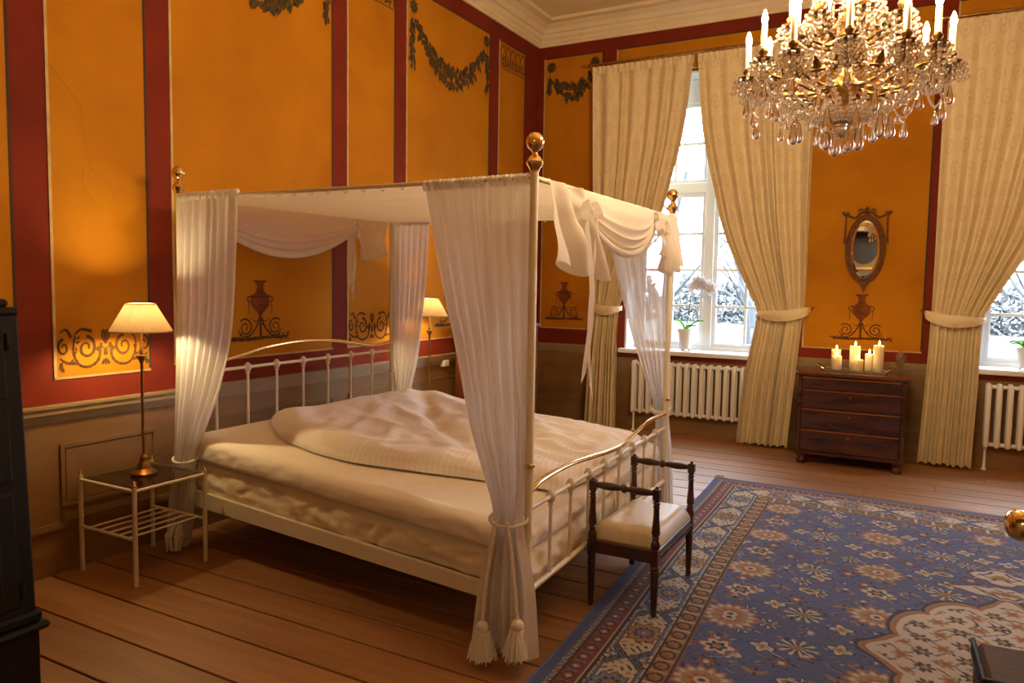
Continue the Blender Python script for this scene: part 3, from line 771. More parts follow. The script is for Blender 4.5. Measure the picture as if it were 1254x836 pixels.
# ================================================================ orchid and second sill pot
def pot(root, h=.24, r=.088):
    MB().lathe([(r * .62, .02), (r * .66, .03), (r * .92, h - .03), (r * 1.0, h - .025), (r, h), (r * .9, h), (r * .86, h - .03), (r * .5, h - .05)], (0, 0, 0), 20).build('pot', CERAMIC, root)
    for k in range(3):
        a = k * 2.1 + .5; MB().lathe([(.006, 0), (.013, .004), (.010, .022), (.016, .04)], (r * .55 * math.cos(a), r * .55 * math.sin(a), 0), 8).build('pot_foot', CERAMIC, root)
def strap_leaf(root, az, l, w, lift, droop):
    m = MB()
    def f(u, v):
        t = u; d = l * t; z = lift * math.sin(min(1, t * 1.2) * PI / 2) - droop * t * t
        ww = w * math.sin(PI * min(.98, .08 + t * .9)) ** .7 * (v - .5)
        x = math.cos(az) * d - math.sin(az) * ww; y = math.sin(az) * d + math.cos(az) * ww
        return (x, y, z + abs(v - .5) * .02)
    m.grid(f, 10, 4); o = m.build('leaf', LEAFM, root, ang=180); md = o.modifiers.new('t', 'SOLIDIFY'); md.thickness = .003; return o
SZ = WZ0 + .004
orch = empty('potted_orchid', (1.80, .10, SZ)); pot(orch)
for az, l, w, li, dr in ((0.1, .19, .07, .10, .0), (2.9, .15, .06, .12, .02), (1.2, .12, .05, .06, .02), (-.6, .16, .055, .05, .0)):
    o = strap_leaf(orch, az, l, w, li, dr); o.location = (0, 0, .225)
MB().tube(spline([(0, 0, .22), (.03, 0, .40), (.05, -.01, .60), (.10, -.01, .72), (.17, 0, .74), (.26, 0, .69)], 24), .0045, 6).build('stem', STEMM, orch)
fl_me = MB()
for k in range(5):
    a = k * 2 * PI / 5 + PI / 2; w = .030 if k in (1, 4) else .020
    pts = []
    for j in range(12):
        t = 2 * PI * j / 12; lx = .032 + .034 * math.cos(t); ly = w * math.sin(t)
        pts.append((lx * math.cos(a) - ly * math.sin(a), -.006 * math.cos(t) - .004 * (k in (1, 4)), lx * math.sin(a) + ly * math.cos(a)))
    fl_me.poly(pts); fl_me.poly([(p[0], p[1] + .002, p[2]) for p in reversed(pts)])
fl_me.sphere((0, -.008, -.006), .011, 8, 5)
fme = fl_me.mesh('flower'); fme.materials.append(PETAL)
for k, (dx, dz) in enumerate(((.06, .69), (.10, .735), (.14, .70), (.175, .745), (.205, .69), (.235, .715), (.26, .66), (.12, .77), (.28, .69))):
    o = inst(fme, 'flower', orch, (dx, -.035 + .012 * (k % 3), dz), (random.uniform(-.4, .3), random.uniform(-.6, .6), random.uniform(-.5, .5)))
tag(orch, 'white orchid in a footed white pot on the window sill', 'plant')
p2 = empty('potted_succulent', (4.895, .08, SZ)); pot(p2, .20, .075)
for k in range(9):
    o = strap_leaf(p2, k * .7, .10 + .02 * (k % 3), .035, .07 + .02 * (k % 2), .03); o.location = (0, 0, .18)
tag(p2, 'small green potted plant on the sill beyond the dresser', 'plant')

# ================================================================ chest of drawers with its things
DX0, DX1, DYF, DYB, DZ = 3.10, 3.975, -.735, -.205, .850
ch = empty('chest_of_drawers', ((DX0 + DX1) / 2, (DYF + DYB) / 2, 0)); inv = Matrix.Translation(-Vector(ch.location))
def put(o, r, i): o.parent = r; o.matrix_parent_inverse = i; return o
m = MB(); m.bbox(DX0, DX1, DYF + .02, DYB, .115, DZ - .03, .004)
m.bbox(DX0 - .004, DX0 + .03, DYF + .002, DYF + .05, .115, DZ - .03, .003); m.bbox(DX1 - .03, DX1 + .004, DYF + .002, DYF + .05, .115, DZ - .03, .003)
m.bbox(DX0 - .008, DX1 + .008, DYF - .004, DYB, .09, .122, .006)
put(m.build('carcass', MAHOG, smooth=False), ch, inv)
put(MB().bbox(DX0 - .025, DX1 + .025, DYF - .028, DYB + .005, DZ - .032, DZ, .008).build('top', MAHOGTOP, smooth=False), ch, inv)
zs_ = [(.128, .322), (.332, .512), (.522, .690), (.700, .805)]
for k, (z0, z1) in enumerate(zs_):
    d = put(MB().bbox(DX0 + .032, DX1 - .032, DYF - (.010 if k < 3 else .022), DYF + .03, z0, z1 - .012, .005).build('drawer', MAHOG, smooth=False), ch, inv)
    e = MB().bbox(DX0 + .032, DX1 - .032, DYF - (.014 if k < 3 else .026), DYF + .03, z1 - .012, z1, .003).build('edge_bead', MAHOGLINE, smooth=False)
    e.parent = d
    q = MB().lathe([(.004, 0), (.009, .001), (.009, .003), (.003, .004)], ((DX0 + DX1) / 2, DYF - .010, z1 - .05), 10, Matrix.Rotation(PI / 2, 3, 'X')).build('keyhole_plate', MAHOGLINE); q.parent = d
for x in (DX0 + .045, DX1 - .045):
    for y in (DYF + .04, DYB - .045):
        put(MB().lathe([(.034, 0), (.044, .008), (.046, .024), (.034, .045), (.032, .060), (.048, .082), (.054, .105)], (x, y, 0), 14).build('foot', MAHOG), ch, inv)
tag(ch, 'dark mahogany chest of four drawers between the curtains', 'chest')
# tray
ty, tx = -.47, 3.545
tr = empty('tray', (tx, ty, DZ)); m = MB(); m.bbox(-.255, .255, -.13, .13, .001, .007, .002)
for (a, b, c, d) in ((-.262, .262, -.137, -.129), (-.262, .262, .129, .137), (-.262, -.254, -.13, .13), (.254, .262, -.13, .13)): m.bbox(a, b, c, d, .001, .022, .002)
m.build('dish', SILVER, tr, smooth=False)
for s in (-1, 1):
    MB().tube(spline([(s * .258, -.07, .018), (s * .30, -.06, .045), (s * .325, 0, .055), (s * .30, .06, .045), (s * .258, .07, .018)], 16), .006, 8).build('handle', SILVER, tr)
    MB().tube(spline([(s * .27, -.03, .03), (s * .30, 0, .06), (s * .27, .03, .03)], 10), .004, 6).build('handle_scroll', SILVER, tr)
tag(tr, 'tarnished silver tray with handles under the candles', 'tray')
def candle(x, y, r, h, label):
    o = empty('pillar_candle', (x, y, DZ + .0075))
    MB().lathe([(r * .97, 0), (r, .004), (r, h - .006), (r * .93, h), (r * .80, h - .004), (r * .35, h - .014), (.001, h - .016)], (0, 0, 0), 22).build('wax', WAX, o)
    MB().tube([(0, 0, h - .016), (.001, 0, h + .004), (.003, 0, h + .010)], .0014, 6).build('wick', WICK, o)
    MB().lathe([(.001, 0), (.005, .006), (.0062, .012), (.004, .023), (.001, .036)], (.002, 0, h + .004), 10).build('flame', FLAME, o)
    tag(o, label, 'candle', 'lit pillar candles on the tray')
candle(3.375, -.40, .042, .185, 'lit ivory pillar candle at the back left of the tray')
candle(3.395, -.535, .042, .135, 'shorter lit candle at the front left of the tray')
candle(3.535, -.39, .046, .225, 'tall lit candle at the back centre of the tray')
candle(3.575, -.545, .042, .115, 'shortest lit candle at the front centre of the tray')
candle(3.655, -.405, .034, .160, 'slim lit candle between the two tall candles')
candle(3.735, -.45, .044, .245, 'tallest lit candle at the goblet end of the tray')
gb = empty('glass_goblet', (3.915, -.46, DZ))
MB().lathe([(.040, .0), (.040, .004), (.008, .012), (.006, .05), (.012, .058), (.036, .078), (.046, .11), (.048, .15), (.043, .185), (.041, .185), (.046, .15), (.044, .11), (.034, .082), (.004, .064)], (0, 0, 0), 20).build('glass', CLEARGLASS, gb)
m = MB()
for k in range(26):
    a = k * 2.4; rr_ = .006 + .030 * (k / 26) ** .5; zz = .10 + .02 * math.sin(k) + .045 * (1 - k / 26)
    c = Vector((rr_ * math.cos(a), rr_ * math.sin(a), zz + .03)); u_ = Vector((-math.sin(a), math.cos(a), 0)) * .014; w_ = Vector((math.cos(a) * .010, math.sin(a) * .010, .026))
    m.poly([c - u_ - w_ * .6, c + u_ - w_ * .6, c + u_ * .8 + w_ * .5, c + w_, c - u_ * .8 + w_ * .5])
m.sphere((0, 0, .125), .026, 10, 6)
m.build('dried_rose', ROSEM, gb)
tag(gb, 'small glass goblet holding a dried rose beside the candles', 'goblet')

# ================================================================ oval wall mirror
mx_, mz_ = 3.552, 1.990
mi = empty('oval_mirror', (mx_, -.004, mz_)); A_, B_ = .125, .275
def ell(a, b, n=40, y=0): return [(a * math.cos(2 * PI * k / n), y, b * math.sin(2 * PI * k / n)) for k in range(n)]
m = MB(); m.poly(ell(A_ + .004, B_ + .004, 48, -.022)); m.build('mirror_glass', MIRROR, mi, smooth=False)
m = MB(); n = 48; o1 = ell(A_, B_, n, -.0225); o2 = ell(A_ - .018, B_ - .02, n, -.026)
for k in range(n): m.quad(o1[k], o1[(k + 1) % n], o2[(k + 1) % n], o2[k])
m.poly(o2); m.build('bevelled_face', MIRROR, mi, smooth=False)
FR = mat('bronzed_mirror_frame', (.20, .085, .025), .45, .3, col2=(.12, .05, .018), nscale=30)
m = MB(); 
for (da, db, rad, yy) in ((.012, .012, .014, -.024), (.030, .030, .010, -.018), (.042, .044, .012, -.014)): m.tube(ell(A_ + da, B_ + db, 56, yy), rad, 8, closed=True)
m.poly(ell(A_ + .05, B_ + .05, 48, -.003)); m.build('frame', FR, mi)
m = MB()
m.lathe([(.002, -.035), (.018, -.02), (.026, 0), (.014, .018), (.022, .026), (.010, .04), (.001, .055)], (0, -.02, B_ + .085), 10)
for s in (-1, 1):
    m.tube(spline([(0, -.02, B_ + .07), (s * .05, -.02, B_ + .075), (s * .10, -.02, B_ + .03), (s * .15, -.02, B_ + .045), (s * .185, -.02, B_ + .065)], 18), [.009] * 19, 8)
    m.tube(spline([(s * .03, -.02, B_ + .10), (s * .06, -.02, B_ + .11), (s * .075, -.02, B_ + .09), (s * .055, -.02, B_ + .075)], 10), .008, 6)
m.build('crest', FR, mi)
for s in (-1, 1):
    m = MB(); m.sphere((s * .185, -.02, B_ + .062), .020, 10, 6); m.sphere((s * .205, -.02, B_ + .075), .014, 8, 5); m.sphere((s * .165, -.02, B_ + .072), .014, 8, 5)
    m.tube([(s * .18, -.018, B_ + .05), (s * .182, -.016, B_ - .09), (s * .184, -.016, B_ - .16)], [.007, .009, .008], 8)
    m.lathe([(.008, .06), (.013, .04), (.010, .03), (.016, 0)], (s * .184, -.016, B_ - .22), 8)
    m.build('side_tassel', FR, mi)
m = MB(); m.lathe([(.001, -.10), (.010, -.075), (.022, -.05), (.034, -.02), (.05, .0), (.055, .02)], (0, -.016, -B_ - .045), 12, Matrix.Diagonal((1, .5, 1)).to_3x3()); m.build('pendant', FR, mi)
tag(mi, 'oval mirror in a bronzed frame above the dresser', 'mirror')
# portrait hanging opposite (seen only in the mirror)
po = empty('framed_portrait', (2.98, Y0 + .02, 2.55)); m = MB()
for (a, b, c, d) in ((-.42, .42, -.55, -.48), (-.42, .42, .48, .55), (-.42, -.35, -.48, .48), (.35, .42, -.48, .48)): m.bbox(a, b, -.02, .04, c, d, .01)
m.build('frame', GILT, po, smooth=False); MB().box(-.36, .36, -.02, .015, -.49, .49).build('spandrel', MATBOARD, po, smooth=False)
m = MB(); m.poly([(p[0], .018, p[2]) for p in ell(.30, .44, 40)]); m.build('canvas', PORTRAIT, po, smooth=False)
tag(po, 'dark oval portrait in a gilt frame reflected in the mirror', 'painting')
# ================================================================ four-poster bed
BA, BB, BC, BD = Vector((.25, -5.081)), Vector((2.644, -5.246)), Vector((2.60, -3.18)), Vector((.30, -3.15))
ZO = (.030, .0, .015, .045)
def bed(a, b, z):
    p = BA * ((1 - a) * (1 - b)) + BB * (a * (1 - b)) + BC * (a * b) + BD * ((1 - a) * b)
    o = ZO[0] * (1 - a) * (1 - b) + ZO[1] * a * (1 - b) + ZO[2] * a * b + ZO[3] * (1 - a) * b
    return Vector((p.x, p.y, z + o * min(1, max(0, z / .25))))
bd = empty('four_poster_bed', (1.45, -4.16, 0)); binv = Matrix.Translation(-Vector(bd.location))
def B_(o): return put(o, bd, binv)
ZT = 2.05
FIN = [(.012, 0), (.020, .004), (.022, .012), (.034, .030), (.036, .042), (.026, .058), (.013, .070), (.011, .078), (.016, .086), (.030, .098), (.037, .116), (.037, .128), (.030, .146), (.016, .158), (.001, .161)]
for (a, b) in ((0, 0), (1, 0), (1, 1), (0, 1)):
    p = bed(a, b, 0); t = bed(a, b, ZT)
    po_ = B_(MB().lathe([(.016, 0), (.020, .004), (.020, .05), (.0175, .055), (.0175, t.z + .008), (.014, t.z + .012)], (p.x, p.y, 0), 14).build('post', CREAMMETAL))
    f = MB().lathe(FIN, (t.x, t.y, t.z + .008), 18).build('finial', BRASS); f.parent = po_
    q = bed(a, b, .84); k = MB().lathe([(.018, -.010), (.024, -.006), (.024, .006), (.018, .010)], q, 14).build('collar', BRASS); k.parent = po_
for (a0, b0, a1, b1) in ((0, 0, 1, 0), (1, 0, 1, 1), (1, 1, 0, 1), (0, 1, 0, 0)):
    B_(MB().tube([bed(a0, b0, ZT - .012), bed(a1, b1, ZT - .012)], .0095, 10).build('canopy_rod', CREAMMETAL))
# side rails and slatted base
def bar(a0, b0, a1, b1, z0, z1, t, name, mt=CREAMMETAL):
    m = MB(); p, q = bed(a0, b0, z0), bed(a1, b1, z0); d = (q - p).normalized(); n = Vector((-d.y, d.x, 0)) * t / 2; h = z1 - z0
    vs = []
    for e in (p, q): vs += [e - n, e + n, e + n + Vector((0, 0, h)), e - n + Vector((0, 0, h))]
    m.v = [tuple(v) for v in vs]; m.f = [(0, 1, 2, 3), (7, 6, 5, 4), (0, 4, 5, 1), (1, 5, 6, 2), (2, 6, 7, 3), (3, 7, 4, 0)]
    return B_(m.build(name, mt, smooth=False))
def side_rail(b):
    m = MB(); vs = []
    for a in (0, 1):
        p = bed(a, b, .205 + .035 * (1 - a)); q = bed(a, b, .272 + .06 * (1 - a)); n = Vector((0, .013, 0)); vs += [p - n, p + n, q + n, q - n]
    m.v = [tuple(v) for v in vs]; m.f = [(0, 1, 2, 3), (7, 6, 5, 4), (0, 4, 5, 1), (1, 5, 6, 2), (2, 6, 7, 3), (3, 7, 4, 0)]
    B_(m.build('side_rail', CREAMMETAL, smooth=False))
side_rail(.008); side_rail(.992)
for k in range(12): bar(.04 + .92 * k / 11, .02, .04 + .92 * k / 11, .98, .252, .266, .07, 'base_slat', PINE)
for a, b in ((.5, .5),):
    p = bed(a, b, 0); B_(MB().tube([(p.x, p.y, 0), (p.x, p.y, .27)], .018, 10).build('support_leg', CREAMMETAL))
KN = [(.008, -.045), (.014, -.040), (.011, -.030), (.019, -.020), (.024, -.008), (.025, .004), (.020, .014), (.014, .022), (.012, .026), (.004, .030)]
def board(a, n, zlow, zrail, shape, label):
    g = B_(MB().tube([bed(a, .008, zrail), bed(a, .992, zrail)], .0105, 10).build(label, CREAMMETAL))
    lo = MB().tube([bed(a, .008, zlow), bed(a, .992, zlow)], .014, 10).build('lower_rail', CREAMMETAL); lo.parent = g
    for k in range(1, n):
        t = k / n; p, q = bed(a, t, zlow), bed(a, t, zrail)
        s = MB().tube([p, q], .0085, 8); s.lathe(KN, q, 12); s.build('spindle', CREAMMETAL).parent = g
    pts = [bed(a, t, interp(shape, t)) for t in [i / 40 for i in range(41)]]
    MB().tube(pts, .0125, 12).build('brass_crest', BRASS).parent = g
board(0, 8, .30, 1.008, [(0, 1.075), (.07, 1.066), (.17, 1.072), (.33, 1.125), (.5, 1.145), (.67, 1.125), (.83, 1.072), (.93, 1.066), (1, 1.078)], 'headboard')
board(1, 9, .292, .652, [(0, .722), (.06, .748), (.20, .752), (.33, .732), (.47, .706), (.58, .698), (.68, .722), (.80, .752), (.92, .752), (1, .745)], 'footboard')
# canopy roof cloth, stretched between the rods
def roof(u, v):
    p = bed(u * .984 + .008, v * .984 + .008, ZT - .02)
    p.z -= .045 * math.sin(PI * u) * math.sin(PI * v) + .004 * math.sin(v * 60) * math.sin(PI * u) ** .5
    return p
m = MB(); m.grid(roof, 24, 60, lambda u, v: (u, v))
rf = B_(m.build('canopy_roof', CANOPY, ang=180))
lpm = MB().tube([(0, .014 * math.cos(t), .014 * math.sin(t)) for t in [2 * PI * j / 10 for j in range(10)]], .003, 5, closed=True).mesh('hanging_loop'); lpm.materials.append(CANOPY)
for b in (.006, .994):
    for k in range(9):
        o = inst(lpm, 'hanging_loop', rf, bed(.30 + .4 * k / 8, b, ZT - .020))
tag(bd, 'white metal four poster bed with brass finials and crests', 'bed')

# ---- mattresses
from mathutils import noise as mn
def nz(x, y, z=0.0): return mn.noise(Vector((x, y, z)))
def ridge(x, y, z=0.0): return 1 - 2 * abs(nz(x, y, z))
def softbox(name, a0, a1, b0, b1, z0f, z1f, rad, mt, wob, seed=1, NR=16, top=True):
    """soft rectangular pad in bed space; z0f/z1f give its under- and upper side along the bed"""
    m = MB(); N = 400; sx, sy = 2.4, 2.0
    def per(s):
        k = int(s) % 4; f = s - int(s)
        return [(a0 + (a1 - a0) * f, b0), (a1, b0 + (b1 - b0) * f), (a1 - (a1 - a0) * f, b1), (a0, b1 - (b1 - b0) * f)][k], [(0, -1), (1, 0), (0, 1), (-1, 0)][k]
    ca, cb = (a0 + a1) / 2, (b0 + b1) / 2
    prof = []
    for q in range(NR + 1):
        t = q / NR; prof.append((t, 0.0))
    rows = [(t, 0.0) for t in [q / NR for q in range(NR + 1)]]
    for t, _ in rows:
        for k in range(N):
            s = 4 * k / N; (a, b), (na, nb) = per(s)
            f = s - int(s); e = min(f, 1 - f); cr = .030 * max(0, 1 - e / .03) ** 2
            H = z1f(a) - z0f(a); zz = t * H
            edge = 0.0
            if H - zz < rad: edge = rad - math.sqrt(max(0, rad * rad - (rad - (H - zz)) ** 2))
            if zz < rad * .6: edge = max(edge, .6 * rad - math.sqrt(max(0, (.6 * rad) ** 2 - (.6 * rad - zz) ** 2)))
            L_ = s * 2.2
            w = wob * ((ridge(L_ * 5.5 + zz * 6, zz * 7 - L_ * 1.5, seed) - .45) * 1.3 + .8 * (ridge(L_ * 12 - zz * 10, zz * 16, seed + 7) - .5)) * math.sin(PI * min(1, .1 + t * .9)) ** .5
            off = -edge + w + .008 * math.sin(PI * t)
            aa = a + na * off / sx - (a - ca) * cr; bb = b + nb * off / sy - (b - cb) * cr
            m.v.append(tuple(bed(aa, bb, z0f(a) + zz)))
    for q in range(NR):
        for k in range(N): m.f.append((q * N + k, q * N + (k + 1) % N, (q + 1) * N + (k + 1) % N, (q + 1) * N + k))
    m.f.append(tuple(reversed(range(N))))
    last = NR * N
    for t in (.975, .94, .88, .8, .68, .55, .4, .25, .1):
        base = len(m.v)
        for k in range(N):
            s = 4 * k / N; (a, b), _ = per(s)
            ea, eb = rad / sx, rad / sy
            aa = ca + (a - ca) * t * (1 - ea * 1.2); bb = cb + (b - cb) * t * (1 - eb * 1.2)
            m.v.append(tuple(bed(aa, bb, z1f(aa) + .010 * (1 - t) + .35 * wob * nz(aa * 7, bb * 6, seed) * 1.5)))
        for k in range(N): m.f.append((last + k, last + (k + 1) % N, base + (k + 1) % N, base + k))
        last = base
    m.f.append(tuple(last + k for k in range(N)))
    return m.build(name, mt, ang=180)
ZM = lambda a: .428 + .085 * (1 - a)
ZTP = lambda a: .548 + .108 * (1 - a)
o = softbox('mattress', .020, .985, .018, .982, lambda a: .268 + .04 * (1 - a), ZM, .03, QUILT, .013, seed=3)
tag(o, 'thick cream mattress with a crumpled cover in the bed frame', 'mattress')
o = softbox('mattress_topper', .008, .988, .002, .996, ZM, ZTP, .05, LINEN, .006, seed=5)
tag(o, 'soft topper under a smooth white sheet on the bed', 'mattress')
# ---- duvet
def duvet(label, nu=110, nv=80):
    nearb = [(0, .285), (.10, .20), (.25, .125), (.45, .105), (.65, .165), (.85, .235), (1, .275)]
    farb = [(0, .965), (.3, .955), (1, .945)]
    heada = [(0, .055), (.12, .085), (.3, .10), (.6, .10), (1, .135)]; foota = [(0, .965), (.5, .975), (1, .955)]
    def ab(u, v):
        a = interp(heada, v) + (interp(foota, v) - interp(heada, v)) * u
        b = interp(nearb, u) + (interp(farb, u) - interp(nearb, u)) * v
        return a, b
    def prof(x, w): return 1 - max(0, 1 - x / w) ** 2.6
    def hgt(u, v):
        return max(0, prof(u, .09) * prof(1 - u, .06) * prof(v, .11) * prof(1 - v, .12)) ** .5
    def H(u, v):
        h = .104 + .020 * math.exp(-((u - .15) / .16) ** 2 - ((v - .5) / .4) ** 2) - .022 * u
        # valley where the cover folds over itself
        c = abs((v - .86) + (u - .12) * 1.15); h -= .045 * math.exp(-(c / .05) ** 2) * math.exp(-((u - .33) / .26) ** 2)
        h += .026 * nz(u * 3.2, v * 2.6, 1.3) + .016 * nz(u * 7 + v * 3, v * 6, 4.1)
        h += .018 * (ridge(u * 8 + v * 5, v * 4 - u * 3, 2.2) - .6) * (1 if u > .25 else .4) + .009 * (ridge(u * 19 + v * 8, v * 12, 6.6) - .5) * (1 if u > .3 else .25)
        return h
    def top(u, v):
        a, b = ab(u, v); h = hgt(u, v)
        return bed(a, b, ZTP(a) + .018 + H(u, v) * h)
    def bot(u, v):
        a, b = ab(u, v); p = bed(a, b, ZTP(a) + .017 ); return p
    m = MB(); m.grid(top, nu, nv, lambda u, v: (u + .10 * math.sin(v * 3), v)); n0 = len(m.v)
    m.grid(bot, nu, nv, lambda u, v: (u, v))
    W = nu + 1
    ed = [i for i in range(W)] + [W * j + nu for j in range(1, nv + 1)] + [W * nv + i for i in range(nu - 1, -1, -1)] + [W * j for j in range(nv - 1, 0, -1)]
    for k in range(len(ed)):
        a, b = ed[k], ed[(k + 1) % len(ed)]; m.f.append((a, b, b + n0, a + n0))
    o = m.build('duvet', DUVETM, ang=180); tag(o, label, 'duvet'); return o
duvet('puffy striped white duvet lying loosely on the bed')

# ---- bed curtains
def along(P, Q, d, out=0.0):
    e = (Q - P).normalized(); n = Vector((e.y, -e.x)); return P + e * d + n * out
def cord_and_tassels(root, ri, c, z, rx, ry, drops):
    """rope round the gathered cloth at c, with hanging tasselled ends"""
    pts = []
    for k in range(30):
        a = 2 * PI * k / 30; pts.append((c.x + rx * math.cos(a), c.y + ry * math.sin(a), z + .02 * math.sin(a)))
    m = MB(); 
    for tw in (0, 1, 2):
        q = []
        for k in range(90):
            a = 2 * PI * k / 90; t = a * 22 + tw * 2 * PI / 3
            q.append((c.x + (rx + .0045 * math.cos(t)) * math.cos(a), c.y + (ry + .0045 * math.cos(t)) * math.sin(a), z + .02 * math.sin(a) + .0045 * math.sin(t)))
        m.tube(q, .0048, 5, closed=True)
    put(m.build('tie_cord', CORDM), root, ri)
    for (path, zb) in drops:
        m = MB()
        P_ = spline(path, 70)
        for tw in (0, 1, 2):
            q = [(x + .0042 * math.cos(k * .9 + tw * 2.094), y + .0042 * math.sin(k * .9 + tw * 2.094), zz) for k, (x, y, zz) in enumerate(P_)]
            m.tube(q, .0045, 5)
        rope = put(m.build('hanging_cord', CORDM), root, ri)
        e = Vector(P_[-1]); m = MB(); m.sphere((e.x, e.y, e.z - .018), .027, 12, 8)
        m.lathe([(.020, -.034), (.024, -.045), (.038, -.08), (.048, -.12), (.050, -.148), (.032, -.15)], e, 18)
        r = random.Random(int(e.x * 1000))
        for k in range(70):
            a = r.uniform(0, 6.28); r0, r1 = r.uniform(.020, .030), r.uniform(.042, .064); a2 = a + r.uniform(-.15, .15)
            m.tube([(e.x + r0 * math.cos(a), e.y + r0 * math.sin(a), e.z - .036), (e.x + (r0 + r1) / 2 * math.cos(a) * 1.12, e.y + (r0 + r1) / 2 * math.sin(a) * 1.12, e.z - .09), (e.x + r1 * math.cos(a2), e.y + r1 * math.sin(a2), e.z - .15 + r.uniform(-.012, .012))], .0026, 4)
        m.build('tassel', CORDM).parent = rope
def bed_curtain(P, Q, zt, keys, ampk, nf, label, seed, z0, tie=None, uvw=1.2):
    """keys: (z, (d0, out0, d1, out1)) distances from P toward Q"""
    root = empty('bed_curtain', (P.x, P.y, 0)); ri = Matrix.Translation(-Vector(root.location))
    def edge(z):
        d0, o0, d1, o1 = interp(keys, z); return along(P, Q, d0, o0), along(P, Q, d1, o1)
    put(sheet('cloth', VOILE, (zt, z0), edge, lambda z: interp(ampk, z), nf, None, nx=nf * 10, nz=90, uvw=uvw, seed=seed), root, ri)
    # gathered casing on the rod
    d0, o0, d1, o1 = keys[-1][1]
    put(sheet('rod_casing', VOILE, (zt + .012, zt - .035), lambda z: (along(P, Q, d0, o0), along(P, Q, d1, o1)), lambda z: .010 + .010 * math.sin((zt + .012 - z) / .047 * PI), nf * 3, None, nx=nf * 18, nz=5, uvw=uvw, seed=seed + 30), root, ri)
    if tie: tie(root, ri)
    tag(root, label, 'bed curtain', 'voile curtains on the four bedposts'); return root
# front foot corner (nearest the camera)
AMPF = [(.05, .034), (.45, .030), (.66, .026), (.9, .030), (1.4, .022), (1.9, .014), (2.06, .010)]
cB = along(BB, BA, .075, -.035)
def tieB(root, ri):
    c = Vector((cB.x, cB.y, .61))
    s1 = [(c.x - .03, c.y - .045, .61), (c.x - .04, c.y - .075, .48), (c.x - .05, c.y - .105, .33), (c.x - .055, c.y - .115, .185)]
    s2 = [(c.x + .025, c.y - .055, .61), (c.x + .055, c.y - .075, .50), (c.x + .085, c.y - .095, .35), (c.x + .105, c.y - .105, .225)]
    cord_and_tassels(root, ri, c, .61, .085, .060, [(s1, 0), (s2, 0)])
bed_curtain(BB, BA, 2.045, [(.04, (-.085, -.05, .25, -.045)), (.35, (-.055, -.05, .205, -.045)), (.61, (.012, -.035, .145, -.035)), (.78, (.0, -.020, .21, -.02)), (1.0, (.0, -.012, .30, -.014)), (1.3, (.008, -.01, .385, -.012)), (1.65, (.012, -.01, .485, -.012)), (2.06, (.016, -.004, .58, -.004))],
            AMPF, 8, 'white voile curtain tied with tasselled cord at the near foot post', 1, .04, tieB)
# front head corner (by the lit nightstand)
cA = along(BA, BB, .065, .03)
def tieA(root, ri):
    c = Vector((cA.x, cA.y, .56)); cord_and_tassels(root, ri, c, .555, .085, .055, [])
    m = MB(); r = random.Random(4)
    for k in range(90):
        a = r.uniform(0, 6.28); rr_ = r.uniform(.0, .055)
        m.tube([(c.x - .05 + .02 * math.cos(a), c.y - .02 + .02 * math.sin(a), .17), (c.x - .05 + .055 * math.cos(a), c.y - .04 + .055 * math.sin(a), .10), (c.x - .05 + rr_ * math.cos(a), c.y - .04 + rr_ * math.sin(a), .012)], .004, 4)
    ff = put(m.build('fringed_end', CORDM), root, ri); ff['kind'] = 'stuff'
bed_curtain(BA, BB, 2.080, [(.03, (-.10, .02, .06, .02)), (.34, (-.05, .03, .13, .03)), (.555, (-.015, .025, .145, .025)), (.75, (-.005, .02, .24, .02)), (1.0, (.0, .012, .37, .012)), (1.33, (.006, .01, .49, .012)), (1.77, (.010, .008, .53, .008)), (2.09, (.014, .004, .54, .004))],
            AMPF, 8, 'white voile curtain at the head post by the near nightstand', 5, .03, tieA)
# back foot corner, on the window side
def tieC(root, ri):
    c = along(BC, BD, .045, .03); cord_and_tassels(root, ri, Vector((c.x, c.y, .8)), .79, .065, .055, [])
bed_curtain(BC, BD, 2.060, [(.05, (-.055, .03, .08, .04)), (.5, (-.03, .03, .08, .04)), (.79, (.0, .03, .085, .03)), (1.0, (.0, .015, .16, .02)), (1.42, (.008, .01, .31, .012)), (1.86, (.012, .006, .43, .008)), (2.07, (.014, .004, .47, .004))],
            AMPF, 7, 'white voile curtain at the foot post nearest the window', 9, .05, tieC)
# back head corner
def tieD(root, ri):
    c = along(BD, BC, .105, -.03); cord_and_tassels(root, ri, Vector((c.x, c.y, .72)), .72, .078, .055, [])
bed_curtain(BD, BC, 2.085, [(.05, (.03, -.04, .17, -.04)), (.5, (.04, -.04, .17, -.04)), (.72, (.045, -.03, .17, -.03)), (1.0, (.02, -.015, .25, -.02)), (1.6, (.01, -.01, .34, -.012)), (2.095, (.014, -.004, .38, -.004))],
            AMPF, 7, 'white voile curtain at the head post by the far nightstand', 13, .05, tieD)

